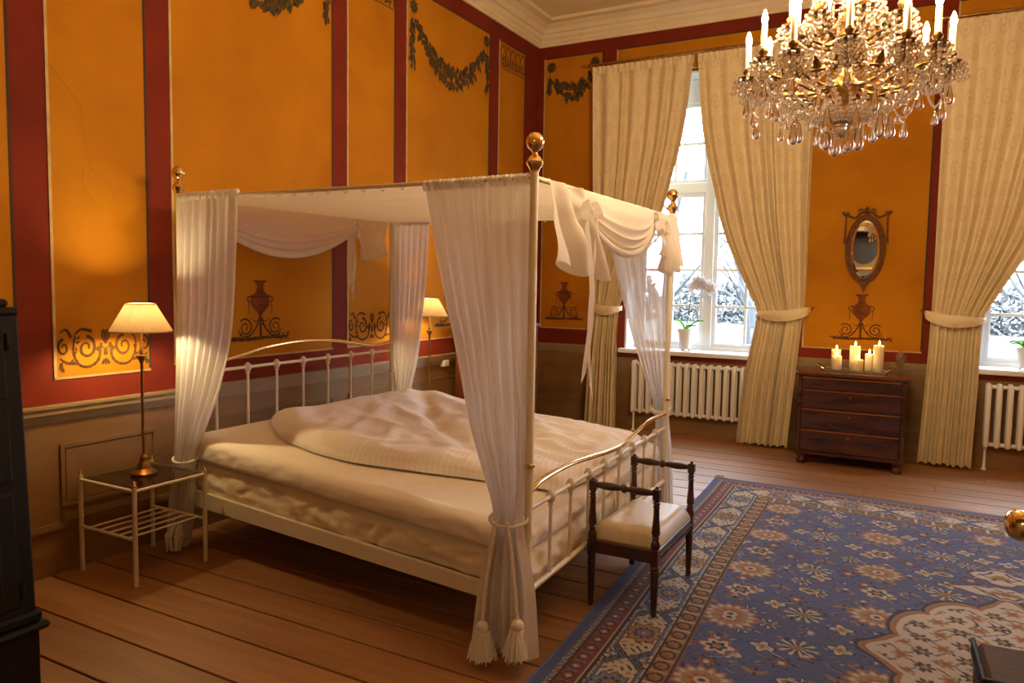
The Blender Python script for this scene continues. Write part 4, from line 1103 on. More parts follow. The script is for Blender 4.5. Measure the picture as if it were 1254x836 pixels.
# ---- swags across the head and the foot
def swag(P, Q, zP, zQ, outs, ties, drop, tail, rib, label, seed):
    """P->Q rod. outs: sign of the bulge. ties: (t1, t2). tails hang outside the ties"""
    root = empty('canopy_swag', (P.x, P.y, 0)); ri = Matrix.Translation(-Vector(root.location)); r = random.Random(seed)
    Lg = (Q - P).length; t1, t2 = ties
    e = (Q - P).normalized(); n = Vector((e.y, -e.x)) * outs
    def zr(t): return zP + (zQ - zP) * t
    def sw(u, v):
        t = t1 + (t2 - t1) * u
        k = math.sin(PI * u) ** .75
        # top edge stays on the rod, the body sags in concentric folds
        zz = zr(t) - v * (.085 + (drop - .085) * k)
        lo = v ** 1.5
        fold = .016 * math.sin(v * v * 26 + 1.0) * lo * (.35 + .65 * k)
        x = (.012 + .055 * math.sin(PI * min(1, v * .9)) * k + fold)
        tt = t + (.5 - u) * .02 * v
        p = P + e * (tt * Lg) + n * x
        return (p.x, p.y, zz + .012 * math.sin(v * v * 26) * lo * k)
    m = MB(); m.grid(sw, 48, 44, lambda u, v: (u, v)); put(m.build('swag_cloth', CANOPY, ang=180), root, ri)
    # turned-up hem roll giving the lower edge thickness
    put(MB().tube([Vector(sw(i / 48, 1.0)) for i in range(49)], [.006 + .014 * math.sin(PI * i / 48) for i in range(49)], 8).build('rolled_hem', CANOPY), root, ri)
    for (ta, tb, tl) in ((0.012, t1, tail[0]), (t2, .988, tail[1])):
        if tl <= 0: continue
        near = ta < .5
        def tailf(u, v, ta=ta, tb=tb, tl=tl, near=near):
            g = u if near else 1 - u        # g = 1 on the side of the tie
            t_out, t_tie = (ta, tb) if near else (tb, ta); sd = 1 if near else -1
            o_ = t_out + sd * (.012 + .045 * v) * (1 if near else .3); i_ = t_tie + sd * (.115 * max(0, v - .22) / .78) ** 1.0 * (1 if near else -.35)
            tt = o_ + (i_ - o_) * g
            # folds fan out from the knot
            kz = .22; ang = math.atan2((t_tie - tt) * Lg * sd, (v - kz) * tl + 1e-4)
            pl = math.sin(ang * 6.5 + seed) * .010 * min(1, abs(v - kz) * 5 + .1)
            ruf = math.sin(2 * PI * 2.1 * g + .7 * seed) * (.010 + .052 * v ** 1.2)
            hem = 1 + .07 * math.sin(2 * PI * 2.1 * g + .7 * seed + .9) - .10 * (1 - g)
            zz = zr(tt) - v * tl * hem
            p = P + e * (tt * Lg) + n * (.022 + .035 * math.sin(PI * min(1, v * .75)) + pl + ruf)
            return (p.x, p.y, zz)
        m = MB(); m.grid(tailf, 56, 26, lambda u, v: (u, v)); put(m.build('gathered_tail', CANOPY, ang=180), root, ri)
    for i, tt in enumerate((t1, t2)):
        if not rib[i]: continue
        c = P + e * (tt * Lg) + n * .055; z0 = zr(tt) - .095
        kn = MB(); kn.sphere((c.x, c.y, z0), .024, 10, 7, (1, 1, 1.2))
        kt = put(kn.build('knot', CANOPY), root, ri)
        for s in (-1, 1):   # bow loops
            lp = spline([(c.x, c.y, z0), (c.x + e.x * .05 * s, c.y + e.y * .05 * s + n.y * .02, z0 + .035), (c.x + e.x * .085 * s + n.x * .02, c.y + e.y * .085 * s + n.y * .02, z0 - .02), (c.x + e.x * .04 * s + n.x * .02, c.y + e.y * .04 * s + n.y * .02, z0 - .045), (c.x, c.y, z0 - .005)], 16)
            m = MB(); w_ = Vector((n.x, n.y, 0)) * .02
            m.grid(lambda u, v: Vector(lp[int(round(u * 16))]) + w_ * (2 * v - 1) + Vector((0, 0, .010 * (2 * v - 1))), 16, 2); m.build('bow_loop', CANOPY, ang=180).parent = kt; kt.children[-1].matrix_parent_inverse = Matrix.Identity(4)
        for s, L_, wd in ((-1, rib[i], .032), (1, rib[i] * 1.13, .015)):
            m = MB()
            def rb(u, v, s=s, L_=L_, wd=wd):
                q = c + e * (.022 * s + .012 * math.sin(u * 5 + s) + (v - .5) * 2 * wd * (1 if u < .9 else 1)) + n * (.02 + .012 * math.sin(u * 6 + 1.5 * s))
                cut = (v if s < 0 else 1 - v) * .05 if u > .94 else 0
                return (q.x, q.y, z0 - .02 - L_ * u + cut)
            m.grid(rb, 24, 3); put(m.build('ribbon', CANOPY, ang=180), root, ri)
    tag(root, label, 'swag', 'knotted fabric swags of the bed canopy'); return root
swag(BB, BC, 2.040, 2.052, 1, (.225, .79), .285, (.40, .36), (.78, .16), 'draped white swag with a long ribbon across the bed foot', 3)
swag(BA, BD, 2.068, 2.080, -1, (.10, .80), .31, (0, .30), (.40, .44), 'draped white swag with hanging ribbons across the bed head', 6)
# ================================================================ nightstands
def nightstand(x0, x1, y0, y1, h, label):
    root = empty('nightstand', ((x0 + x1) / 2, (y0 + y1) / 2, 0)); w, d = (x1 - x0) / 2, (y1 - y0) / 2
    lg = MB().lathe([(.013, 0), (.0125, .004), (.0125, h - .004), (.013, h)], (0, 0, 0), 12).mesh('leg'); lg.materials.append(CREAMMETAL)
    fn = MB().lathe([(.010, h), (.011, h + .003), (.011, h + .010), (.008, h + .014), (.009, h + .020), (.005, h + .030), (.001, h + .032)], (0, 0, 0), 12).mesh('brass_cap'); fn.materials.append(BRASS)
    for sx in (-1, 1):
        for sy in (-1, 1):
            l = inst(lg, 'leg', root, (sx * w, sy * d, 0)); inst(fn, 'brass_cap', l)
    for z, nm in ((h - .022, 'top_rail'), (h - .28, 'shelf_rail')):
        for sy in (-1, 1): MB().tube([(-w, sy * d, z), (w, sy * d, z)], .009, 10).build(nm, CREAMMETAL, root)
        if nm == 'top_rail':
            for sx in (-1, 1): MB().tube([(sx * w, -d, z), (sx * w, d, z)], .009, 10).build(nm, CREAMMETAL, root)
    for k in range(5):
        x = -w + 2 * w * (.14 + .18 * k); MB().tube([(x, -d, h - .28), (x, d, h - .28)], .006, 8).build('shelf_bar', CREAMMETAL, root)
    MB().bbox(-w + .006, w - .006, -d + .006, d - .006, h - .016, h - .009, .001).build('glass_top', TABLEGLASS, root, smooth=False)
    tag(root, label, 'nightstand', 'white metal nightstands with glass tops')
    return h - .009
NZ = nightstand(.085, .545, -5.605, -5.172, .525, 'white metal nightstand with glass top left of the bed')
NZ2 = nightstand(.065, .495, -2.76, -2.33, .525, 'white metal nightstand on the far side of the bed')
def lamp(x, y, z, label):
    root = empty('table_lamp', (x, y, z))
    MB().lathe([(.066, 0), (.070, .004), (.070, .014), (.060, .022), (.042, .030), (.036, .036), (.034, .060), (.024, .072), (.020, .080), (.022, .098), (.014, .108), (.009, .115)], (0, 0, 0), 24).build('base', OLDBRASS, root)
    MB().lathe([(.0078, .11), (.0078, .62), (.012, .625), (.014, .635), (.022, .645), (.030, .655), (.030, .663), (.012, .668), (.010, .70), (.007, .705), (.006, .80)], (0, 0, 0), 14).build('stem', OLDBRASS, root)
    zb, zt, rb, rt, n = .796, .945, .158, .074, 120
    m = MB()
    for k in range(n + 1 - 1):
        pass
    m.grid(lambda u, v: ((rb + (rt - rb) * v + .0022 * math.sin(u * 2 * PI * 60)) * math.cos(2 * PI * u), (rb + (rt - rb) * v + .0022 * math.sin(u * 2 * PI * 60)) * math.sin(2 * PI * u), zb + (zt - zb) * v), 240, 3)
    sh = m.build('shade', SHADEM, root, ang=180)
    for r_, z_ in ((rb, zb), (rt, zt)):
        MB().tube([(r_ * math.cos(a), r_ * math.sin(a), z_) for a in [2 * PI * j / 60 for j in range(60)]], .0035, 6, closed=True).build('shade_trim', IVORYTUBE, sh)
    m = MB()
    for k in range(3):
        a = k * 2 * PI / 3; m.tube([(0, 0, .800), (.15 * math.cos(a), .15 * math.sin(a), .803)], .0018, 5)
    m.build('shade_spider', OLDBRASS, sh)
    MB().lathe([(.012, .800), (.013, .83), (.011, .835)], (0, 0, 0), 12).build('bulb_socket', OLDBRASS, root)
    MB().lathe([(.010, .835), (.022, .855), (.026, .875), (.020, .895), (.003, .905)], (0, 0, 0), 12).build('bulb', LAMPBULB, root)
    tag(root, label, 'lamp', 'brass bedside lamps with pleated shades')
lamp(.315, -5.385, NZ, 'lit brass lamp with pleated shade on the near nightstand')
lamp(.235, -2.52, NZ2, 'lit brass lamp seen between the bed curtains')
# white socket box on the wall behind the far nightstand
sk = MB().bbox(.012, .06, -2.02, -1.93, .80, .86, .006).build('socket_box', SOCKETM, smooth=False); tag(sk, 'small white electric box on the wall by the tall chest', 'socket')

# ================================================================ tall marble topped chest by the corner
tc_ = empty('marble_top_chest', (.28, -1.34, 0)); tinv = Matrix.Translation(-Vector(tc_.location))
def T_(o): return put(o, tc_, tinv)
CX1, CY0, CY1, CZ = .47, -1.84, -.845, 1.165
CHESTRED = mat('red_brown_veneer', (.20, .055, .018), .3, col2=(.13, .034, .012), nscale=4, stretch=(2, 2, .4), coat=.4)
T_(MB().bbox(.07, CX1, CY0, CY1, .17, CZ, .004).build('carcass', CHESTRED, smooth=False))
T_(MB().bbox(.055, CX1 + .025, CY0 - .03, CY1 + .03, CZ, CZ + .026, .006).build('marble_top', MARBLE, smooth=False))
for k in range(4):
    z0 = .19 + k * .235; d = T_(MB().bbox(CX1 - .01, CX1 + .008, CY0 + .03, CY1 - .03, z0, z0 + .222, .004).build('drawer', CHESTRED, smooth=False))
    for y in (CY0 + .25, CY1 - .25): 
        q = MB(); q.sphere((CX1 + .018, y, z0 + .11), .014, 10, 6); q.build('knob', OLDBRASS).parent = d
for x in (.10, CX1 - .03):
    for y in (CY0 + .03, CY1 - .03):
        T_(MB().tube([(x, y, .0), (x, y, .05), (x, y, .12), (x, y, .18), (x, y, CZ)], [.018, .020, .030, .034, .026], 8).build('corner_post', BLACKWOOD))
tag(tc_, 'tall red brown chest with grey marble top in the corner', 'chest')

# ================================================================ upholstered bench at the bed foot
bx0, bx1, by0, by1 = 2.672, 2.998, -4.595, -3.985
be = empty('bench', ((bx0 + bx1) / 2, (by0 + by1) / 2, 0)); beinv = Matrix.Translation(-Vector(be.location))
def E_(o): return put(o, be, beinv)
LEGP = [(.011, 0), (.013, .004), (.012, .012), (.017, .025), (.013, .045), (.016, .055), (.019, .20), (.021, .235), (.016, .243), (.023, .252), (.017, .262)]
ARMP = [(.014, .395), (.020, .402), (.015, .410), (.021, .420), (.020, .440), (.015, .50), (.014, .545), (.018, .552), (.013, .560), (.019, .568), (.013, .578), (.017, .588)]
RT = .625
for x in (bx0, bx1):
    for y in (by0, by1):
        z0_ = .0128 if x == bx1 else 0; E_(MB().lathe([(r_, max(z_, z0_ + .002 * i_)) if z_ < .02 else (r_, z_) for i_, (r_, z_) in enumerate(LEGP)], (x, y, 0), 14).build('leg', BENCHWOOD))
        m = MB(); m.bbox(x - .019, x + .019, y - .019, y + .019, .262, .345, .003); m.lathe([(.019, .345), (.022, .352), (.022, .372), (.016, .385), (.014, .395)] + ARMP[1:], (x, y, 0), 14)
        m.bbox(x - .018, x + .018, y - .018, y + .018, .588, .640, .004); m.sphere((x, y, .640), .012, 8, 5)
        E_(m.build('arm_post', BENCHWOOD))
for y in (by0, by1):
    n = 40; pts = []; rs = []
    for k in range(n + 1):
        t = k / n; s = abs(2 * t - 1)
        r = .0125 + .0075 * math.sin(PI * s) ** 2 * (1 if s > .1 else .3)
        if s < .06: r = .021
        elif s < .12: r = .012
        elif s > .93: r = .018 if s < .97 else .013
        pts.append((bx0 + (bx1 - bx0) * t, y, RT - .008)); rs.append(r)
    E_(MB().tube(pts, rs, 12).build('arm_rail', BENCHWOOD))
for y in (by0, by1): E_(MB().bbox(bx0 + .015, bx1 - .015, y - .013, y + .013, .275, .338, .003).build('apron', BENCHWOOD, smooth=False))
for x in (bx0, bx1):
    a = E_(MB().bbox(x - .013, x + .013, by0 + .015, by1 - .015, .275, .338, .003).build('apron', BENCHWOOD, smooth=False))
    bm_ = MB(); s = 1 if x == bx1 else -1
    for k in range(26): bm_.sphere((x + s * .014, by0 + .035 + (by1 - by0 - .07) * k / 25, .307), .009, 8, 5)
    bm_.build('carved_beading', BENCHWOOD).parent = a
def cush(u, v):
    eu, ev = min(u, 1 - u), min(v, 1 - v)
    k = (1 - max(0, 1 - eu / .22) ** 3) * (1 - max(0, 1 - ev / .16) ** 3)
    return (bx0 - .008 + (bx1 - bx0 + .016) * u, by0 + .012 + (by1 - by0 - .024) * v, .345 + .075 * max(0, k) ** .6 + .004 * math.sin(u * 11) * math.sin(v * 7))
m = MB(); m.grid(cush, 30, 36); 
E_(m.build('seat_cushion', SATIN, ang=180))
m = MB(); m.bbox(bx0 - .006, bx1 + .006, by0 + .014, by1 - .014, .330, .352, .006); E_(m.build('cushion_band', SATIN, smooth=False))
tag(be, 'small walnut bench with turned arms and ivory satin seat', 'bench')

# ================================================================ dark cabinet at the left edge
cb = empty('dark_cabinet', (.80, -6.72, 0)); ci = Matrix.Translation(-Vector(cb.location))
def K_(o): return put(o, cb, ci)
qx0, qx1, qy0, qy1 = .30, 1.145, -7.05, -6.43
def taper(x, y, z):
    k = (z - .27) / 1.22; cxx, cyy = .70, -6.74; f = 1 - .065 * max(0, k)
    return (cxx + (x - cxx) * f, cyy + (y - cyy) * f, z)
m = MB(); m.bbox(qx0, qx1, qy0, qy1, .29, 1.46, .008, taper); K_(m.build('body', BLACKWOOD, smooth=False))
m = MB(); m.bbox(qx0 - .005, qx1 + .005, qy0 - .005, qy1 + .005, 1.455, 1.485, .01, taper); m.bbox(qx0 + .02, qx1 - .02, qy0 + .02, qy1 - .02, 1.485, 1.515, .01, taper); K_(m.build('cornice_top', BLACKWOOD, smooth=False))
m = MB(); m.bbox(qx0 - .035, qx1 + .035, qy0 - .035, qy1 + .035, .255, .285, .012); m.bbox(qx0 - .015, qx1 + .015, qy0 - .015, qy1 + .015, .285, .33, .012); K_(m.build('plinth_moulding', BLACKWOOD, smooth=False))
K_(MB().bbox(qx0 - .01, qx1 + .005, qy0 - .01, qy1 + .005, 0, .26, .006).build('plinth', BLACKWOOD, smooth=False))
for z0, z1 in ((.36, .80), (.84, 1.12), (1.15, 1.43)):   # panelled doors on the room side
    m = MB(); m.bbox(qx1 - .012, qx1 + .010, qy0 + .06, qy1 - .06, z0, z1, .006, taper); d = K_(m.build('door', BLACKWOOD, smooth=False))
    m = MB(); m.bbox(qx1 - .0, qx1 + .018, qy0 + .12, qy1 - .12, z0 + .06, z1 - .06, .008, taper); m.build('door_panel', BLACKWOOD, smooth=False).parent = d
    m = MB(); m.bbox(qx0 + .06, qx1 - .06, qy1 - .012, qy1 + .008, z0, z1, .006, taper); K_(m.build('side_panel', BLACKWOOD, smooth=False))
for z in (.42, 1.36):
    q = taper(qx1 + .005, qy1 - .05, z); K_(MB().lathe([(.008, -.03), (.010, -.025), (.010, .025), (.008, .03)], q, 10).build('hinge', BLACKWOOD))
K_(MB().bbox(qx1 + .004, qx1 + .010, -6.80, -6.62, .05, .17, .002).build('vent_plate', OLDBRASS, smooth=False))
tag(cb, 'blackened cabinet with heavy plinth at the left edge', 'cabinet')

# ================================================================ rug
RX, RY, RWd, RLn = 2.60, -1.735, 3.75, 5.32
def rug_colors(U, W_):
    C = {k: np.array(v) for k, v in dict(blue=(.058, .076, .168), lblue=(.11, .14, .25), navy=(.016, .020, .050), cream=(.42, .36, .28), tan=(.28, .175, .10), gold=(.24, .14, .05), rust=(.24, .075, .035), dk=(.03, .022, .022), dred=(.15, .035, .025)).items()}
    u = np.minimum(U, RWd - U); v = np.minimum(W_, RLn - W_)
    d = np.minimum(u, v); side = u < v
    t = np.where(side, W_, U)
    out = np.empty(U.shape + (3,)); out[:] = C['blue']
    rs_ = np.random.RandomState(5)
    def put_(mask, c): out[mask] = C[c]
    # ---- field
    fu = u - .49; fv = v - .49
    def lattice(ox, oy, px, py):
        a = (fu - ox) / px; b = (fv - oy) / py
        return (a - np.round(a)) * px, (b - np.round(b)) * py
    # thin dark vines with buds
    va = np.sin(2 * PI * fu / .27 + 1.8 * np.sin(2 * PI * fv / .23)); vb = np.sin(2 * PI * fv / .25 + 1.8 * np.sin(2 * PI * fu / .21 + 1))
    brk = np.sin(fu * 41 + 2 * np.sin(fv * 23)) * np.sin(fv * 37 + 2 * np.sin(fu * 19))
    put_((np.abs(va) < .09) & (brk > .15), 'navy'); put_((np.abs(vb) < .09) & (brk < -.1), 'navy')
    put_((np.abs(va - .45) < .12) & (brk > .5), 'gold'); put_((np.abs(vb + .45) < .12) & (brk < -.5), 'rust'); put_((np.abs(va + .5) < .09) & (brk > .6), 'cream')
    # small flowers of five kinds in staggered rows
    spx, spy = .205, .128
    bi = np.round(fv / spy); af = fu / spx + .5 * (bi % 2); aj = np.round(af); a = (af - aj) * spx; b = (fv / spy - bi) * spy
    a = a + .014 * np.sin(bi * 3.1 + aj * 1.7); b = b + .012 * np.sin(bi * 1.3 + aj * 2.9)
    hsh = (bi * 2 + aj * 3) % 5; r = np.hypot(a, b); th = np.arctan2(b, a)
    m0 = hsh == 0; R = .046 * (1 + .42 * np.cos(8 * th)); put_(m0 & (r < R), 'navy'); put_(m0 & (r < R * .85) & (np.cos(8 * th) > .55), 'cream'); put_(m0 & (r < .013), 'rust')
    m0 = hsh == 1; R = .040 * (1 + .35 * np.cos(4 * th + .8)); put_(m0 & (r < R * 1.2), 'dk'); put_(m0 & (r < R), 'cream'); put_(m0 & (r < R * .6), 'tan'); put_(m0 & (r < .011), 'rust')
    m0 = hsh == 2
    for sg in (-1, 1):
        q = ((a - .026 * sg) * .80 + b * .60 * sg) / .036; w2 = (-(a - .026 * sg) * .60 * sg + b * .80) / .012; put_(m0 & (q * q + w2 * w2 < 1), 'gold')
    put_(m0 & (np.abs(a) < .006) & (np.abs(b) < .036), 'navy'); put_(m0 & (r < .010), 'rust')
    m0 = hsh == 3; put_(m0 & (np.abs(np.hypot(a, b - .018) - .036) < .008) & (b < .02), 'rust'); put_(m0 & (np.abs(a) < .007) & (np.abs(b) < .034), 'navy'); put_(m0 & (np.hypot(a, b + .022) < .013), 'cream'); put_(m0 & (np.hypot(np.abs(a) - .034, b - .022) < .011), 'gold')
    m0 = hsh == 4; R = .036 * (1 + .5 * np.cos(6 * th)); put_(m0 & (r < R * 1.15), 'navy'); put_(m0 & (r < R * .8), 'rust'); put_(m0 & (r < .014), 'cream')
    # large rosettes in alternating columns, ovals between them
    for (ox, oy, kind) in ((.13, .17, 0), (.78, .50, 0), (.455, .33, 1), (1.105, .33, 1), (.455, 0, 4), (1.105, 0, 4), (.13, .50, 5), (.78, .17, 5)):
        a, b = lattice(ox, oy, 1.30, .66); r = np.hypot(a * .92, b); th = np.arctan2(b, a)
        if kind == 0:
            R = .108 * (1 + .13 * np.cos(14 * th)); put_(r < R + .016, 'blue'); put_(r < R + .009, 'rust'); put_(r < R, 'tan'); put_((r < R * .86) & (np.cos(14 * th) > -.2), 'cream'); put_((r < R * .66), 'gold'); put_((r < R * .60) & (np.cos(7 * th) > .1), 'tan')
            put_(r < .044 * (1 + .2 * np.cos(8 * th)), 'rust'); put_(r < .030, 'cream'); put_(r < .014, 'navy')
        elif kind == 1:
            r2_ = np.hypot(a, b * 1.7); put_(r2_ < .062, 'navy'); put_(r2_ < .052, 'cream'); put_(r2_ < .038, 'gold'); put_(r2_ < .018, 'navy')
        elif kind == 4:
            R = .066 * (1 + .30 * np.cos(10 * th)); put_(r < R + .010, 'blue'); put_(r < R, 'navy'); put_((r < R) & (np.cos(10 * th) > .4), 'cream'); put_(r < .026, 'gold'); put_(r < .012, 'rust')
        else:
            R = .070 * (1 + .22 * np.cos(6 * th)); put_(r < R + .010, 'blue'); put_(r < R, 'rust'); put_(r < R * .84, 'cream'); put_(r < R * .55, 'navy'); put_(r < .020, 'gold')
    # ---- centre medallion and pendants
    cx, cy = RWd / 2, RLn / 2; mx_ = np.abs(U - cx); my_ = np.abs(W_ - cy)
    ang = np.arctan2(my_ / .82, mx_ / .585); rr_ = np.hypot(mx_ / .585, my_ / .82)
    Rm = .90 + .10 * np.abs(np.cos(ang * 6)) ** .5 + .14 * np.exp(-(ang / .10) ** 2) + .14 * np.exp(-((ang - PI / 2) / .10) ** 2)
    for (lim, c) in ((1.06, 'navy'), (1.03, 'gold'), (1.00, 'rust'), (.98, 'cream')): put_(rr_ < Rm * lim, c)
    ins = rr_ < Rm * .93
    tr1 = np.sin(mx_ * 24 + 2.2 * np.sin(my_ * 15)); tr2 = np.sin(my_ * 21 + 2.0 * np.sin(mx_ * 17 + 1)); gate = np.sin(mx_ * 31 + 1) * np.sin(my_ * 27)
    put_(ins & (np.abs(tr1) < .13) & (gate > -.25), 'navy'); put_(ins & (np.abs(tr2) < .12) & (gate < .3), 'navy')
    for (sx, sy, o1, o2, c1, c2) in ((.17, .15, 0, 0, 'gold', 'rust'), (.17, .15, .085, .075, 'dk', 'tan')):
        a = ((mx_ - o1) / sx - np.round((mx_ - o1) / sx)) * sx; b = ((my_ - o2) / sy - np.round((my_ - o2) / sy)) * sy; r = np.hypot(a, b); th = np.arctan2(b, a)
        put_(ins & (r < .034 * (1 + .35 * np.cos(6 * th))), c1); put_(ins & (r < .016), c2)
    R = .36 * (1 + .1 * np.cos(ang * 8)); put_(rr_ < R, 'navy'); put_(rr_ < R * .94, 'lblue'); put_(rr_ < .28, 'rust'); put_(rr_ < .24, 'cream'); put_((rr_ < .22) & (np.abs(tr1) < .3), 'navy')
    for (oy, wx, wy) in ((1.02, .30, .10), (1.28, .17, .14)):
        q = mx_ / wx + np.abs(my_ - oy) / wy; q = q + .08 * np.cos(np.arctan2(my_ - oy, mx_) * 8)
        for (lim, c) in ((1.10, 'navy'), (1.02, 'rust'), (.95, 'cream')): put_(q < lim, c)
        put_((q < .80) & (np.abs(tr1) < .22), 'navy'); put_((q < .78) & (np.abs(tr2) < .16), 'dk'); put_(q < .34, 'gold'); put_(q < .17, 'rust')
    # ---- borders
    def zone(a, b): return (d >= a) & (d < b)
    z = zone(.40, .49); put_(z, 'gold'); ph = (t % .105) / .105 - .5; dd = (d - .445) / .045
    put_(z & (np.hypot(ph * 2.1, dd) < .82) & (np.hypot(ph * 2.1, dd) > .55), 'dk'); put_(z & (np.hypot(ph * 2.1 - .2, dd + .1) < .3), 'rust'); put_(z & (np.abs(np.abs(ph) - .5) < .05), 'cream')
    put_(zone(.49, .498) | zone(.395, .405), 'dk'); put_(zone(.498, .506), 'rust')
    z = zone(.195, .395); put_(z, 'cream'); per = .50; ph = ((t + .2) % per) - per / 2; dd = d - .295
    hexo = np.maximum(np.abs(dd) / .086, (np.abs(ph) * .80 + np.abs(dd)) / .218)
    sq = np.sin(t * 74 + 1.5 * np.sin(d * 50)) * np.sin(d * 92 + 1.5 * np.sin(t * 40)); put_(z & (sq > .70), 'navy'); put_(z & (sq < -.80), 'rust'); put_(z & (np.abs(sq + .5) < .05), 'gold')
    put_(z & (np.abs(hexo - 1.0) < .11), 'dk'); put_(z & (np.abs(hexo - 1.0) < .055), 'lblue'); put_(z & (np.abs(hexo - 1.0) < .022), 'navy')
    th = np.arctan2(dd, ph); r = np.hypot(ph * .92, dd * 1.05); R = .080 * (1 + .14 * np.cos(10 * th)); alt = (np.floor((t + .2) / per) % 2) == 0
    put_(z & (r < R + .007), 'dk'); put_(z & (r < R) & alt, 'gold'); put_(z & (r < R) & ~alt, 'lblue'); put_(z & (r < R * .8) & (np.cos(10 * th) > .3), 'tan')
    put_(z & (r < .046 * (1 + .25 * np.cos(10 * th))), 'navy'); put_(z & (r < .034) & alt, 'lblue'); put_(z & (r < .034) & ~alt, 'gold'); put_(z & (r < .018), 'rust'); put_(z & (r < .008), 'cream')
    ph2 = ((t + .2 + per / 2) % per) - per / 2
    for sg in (-1, 1):
        r = np.hypot(ph2, dd - .066 * sg); th2 = np.arctan2(dd - .066 * sg, ph2); put_(z & (r < .030 * (1 + .3 * np.cos(5 * th2))), 'dk'); put_(z & (r < .021 * (1 + .3 * np.cos(5 * th2))), 'lblue'); put_(z & (r < .009), 'cream')
    put_(zone(.180, .195), 'dk'); put_(zone(.168, .180), 'cream')
    z = zone(.085, .168); put_(z, 'dred'); ph = (t % .088) / .088 - .5; dd = (d - .1265) / .0415
    put_(z & (np.abs(dd) + np.abs(ph) * 1.7 < .85), 'dk'); put_(z & (np.abs(dd) + np.abs(ph) * 1.9 < .62), 'rust'); put_(z & (np.abs(dd) + np.abs(ph) * 2.2 < .30), 'cream'); put_(z & (np.abs(np.abs(ph) - .5) < .06) & (np.abs(dd) < .6), 'lblue')
    z = zone(.050, .085); put_(z, 'navy'); put_(z & (((t * 48 + d * 40) % 1) < .42), 'cream'); put_(zone(.080, .088), 'dk')
    put_(d < .050, 'blue')
    # wool abrash: gentle tone variation along the weft
    ab = 1 + .10 * np.sin(W_ * 5.1) * np.sin(W_ * 1.7 + 1) + .05 * rs_.rand(*U.shape)
    return out * ab[..., None]
def make_rug():
    st = .0062; nx = int(RWd / st); ny = int(RLn / st)
    gu = np.linspace(0, RWd, nx + 1); gv = np.linspace(0, RLn, ny + 1); U, W_ = np.meshgrid(gu, gv)
    X = RX + U + .036 * W_ + .012 * np.sin(W_ * 2.1 + .6); Y = RY - W_ + .014 * np.sin(U * 2.3)
    Z = .011 + .0012 * np.sin(U * 5 + W_ * 3)
    co = np.stack([X, Y, Z], -1).reshape(-1, 3)
    me = bpy.data.meshes.new('rug'); nv = (nx + 1) * (ny + 1); nf = nx * ny
    idx = np.arange(nv).reshape(ny + 1, nx + 1)
    fc = np.stack([idx[:-1, :-1], idx[1:, :-1], idx[1:, 1:], idx[:-1, 1:]], -1).reshape(-1)
    me.vertices.add(nv); me.vertices.foreach_set('co', co.reshape(-1).astype(np.float32))
    me.loops.add(nf * 4); me.loops.foreach_set('vertex_index', fc.astype(np.int32))
    me.polygons.add(nf); me.polygons.foreach_set('loop_start', np.arange(0, nf * 4, 4, dtype=np.int32))
    me.update(calc_edges=True)
    at = me.attributes.new('pile_colour', 'FLOAT_COLOR', 'POINT')
    c = rug_colors(U, W_); c = np.concatenate([c, np.ones(c.shape[:2] + (1,))], -1).reshape(-1)
    at.data.foreach_set('color', c.astype(np.float32))
    m, nt, b = _new('hand_knotted_wool'); L = nt.links.new
    a = nd(nt, 'ShaderNodeAttribute', attribute_name='pile_colour'); L(a.outputs['Color'], b.inputs['Base Color'])
    b.inputs['Roughness'].default_value = .95; b.inputs['Specular IOR Level'].default_value = .1; b.inputs['Sheen Weight'].default_value = .15
    tc = nd(nt, 'ShaderNodeTexCoord'); n = nd(nt, 'ShaderNodeTexNoise'); n.inputs['Scale'].default_value = 160; L(tc.outputs['Object'], n.inputs['Vector'])
    bp = nd(nt, 'ShaderNodeBump'); bp.inputs['Strength'].default_value = .35; bp.inputs['Distance'].default_value = .006; L(n.outputs['Fac'], bp.inputs['Height']); L(bp.outputs[0], b.inputs['Normal'])
    me.materials.append(m)
    o = link('pile', me)
    root = empty('oriental_rug', (RX + RWd / 2, RY - RLn / 2, 0)); ri = Matrix.Translation(-Vector(root.location)); put(o, root, ri)
    # woven edge giving the rug its thickness, and the fringe on the window side
    e = MB(); per = []
    for k in range(61): per.append((0, RLn * k / 60))
    for k in range(1, 41): per.append((RWd * k / 40, RLn))
    for k in range(1, 61): per.append((RWd, RLn - RLn * k / 60))
    for k in range(1, 40): per.append((RWd - RWd * k / 40, 0))
    def q(u, v, z): return (RX + u + .036 * v + .012 * math.sin(v * 2.1 + .6), RY - v + .014 * math.sin(u * 2.3), z)
    e.tube([q(u, v, .0065) for u, v in per], .0062, 6, closed=True)
    put(e.build('selvedge', mat('blue_wool_binding', (.10, .12, .29), .95)), root, ri)
    f = MB(); r = random.Random(2)
    for k in range(420):
        u = RWd * k / 419 + r.uniform(-.004, .004); p = Vector(q(u, 0, .007)); l = r.uniform(.012, .028)
        f.tube([p, p + Vector((r.uniform(-.008, .008), l, -.003)), p + Vector((r.uniform(-.012, .012), l * 1.6, -.005))], .0016, 4)
    for k in range(24):
        p = Vector(q(.02 + r.uniform(-.01, .03), 0, .008)); f.tube([p, p + Vector((r.uniform(-.03, .02), r.uniform(.02, .06), .014)), p + Vector((r.uniform(-.05, .02), r.uniform(.04, .09), .004))], .002, 4)
    ff = put(f.build('fringe', mat('ecru_cotton_fringe', (.40, .30, .18), .9)), root, ri); ff['kind'] = 'stuff'
    tag(root, 'blue oriental rug with cream border and central medallion', 'rug')
make_rug()

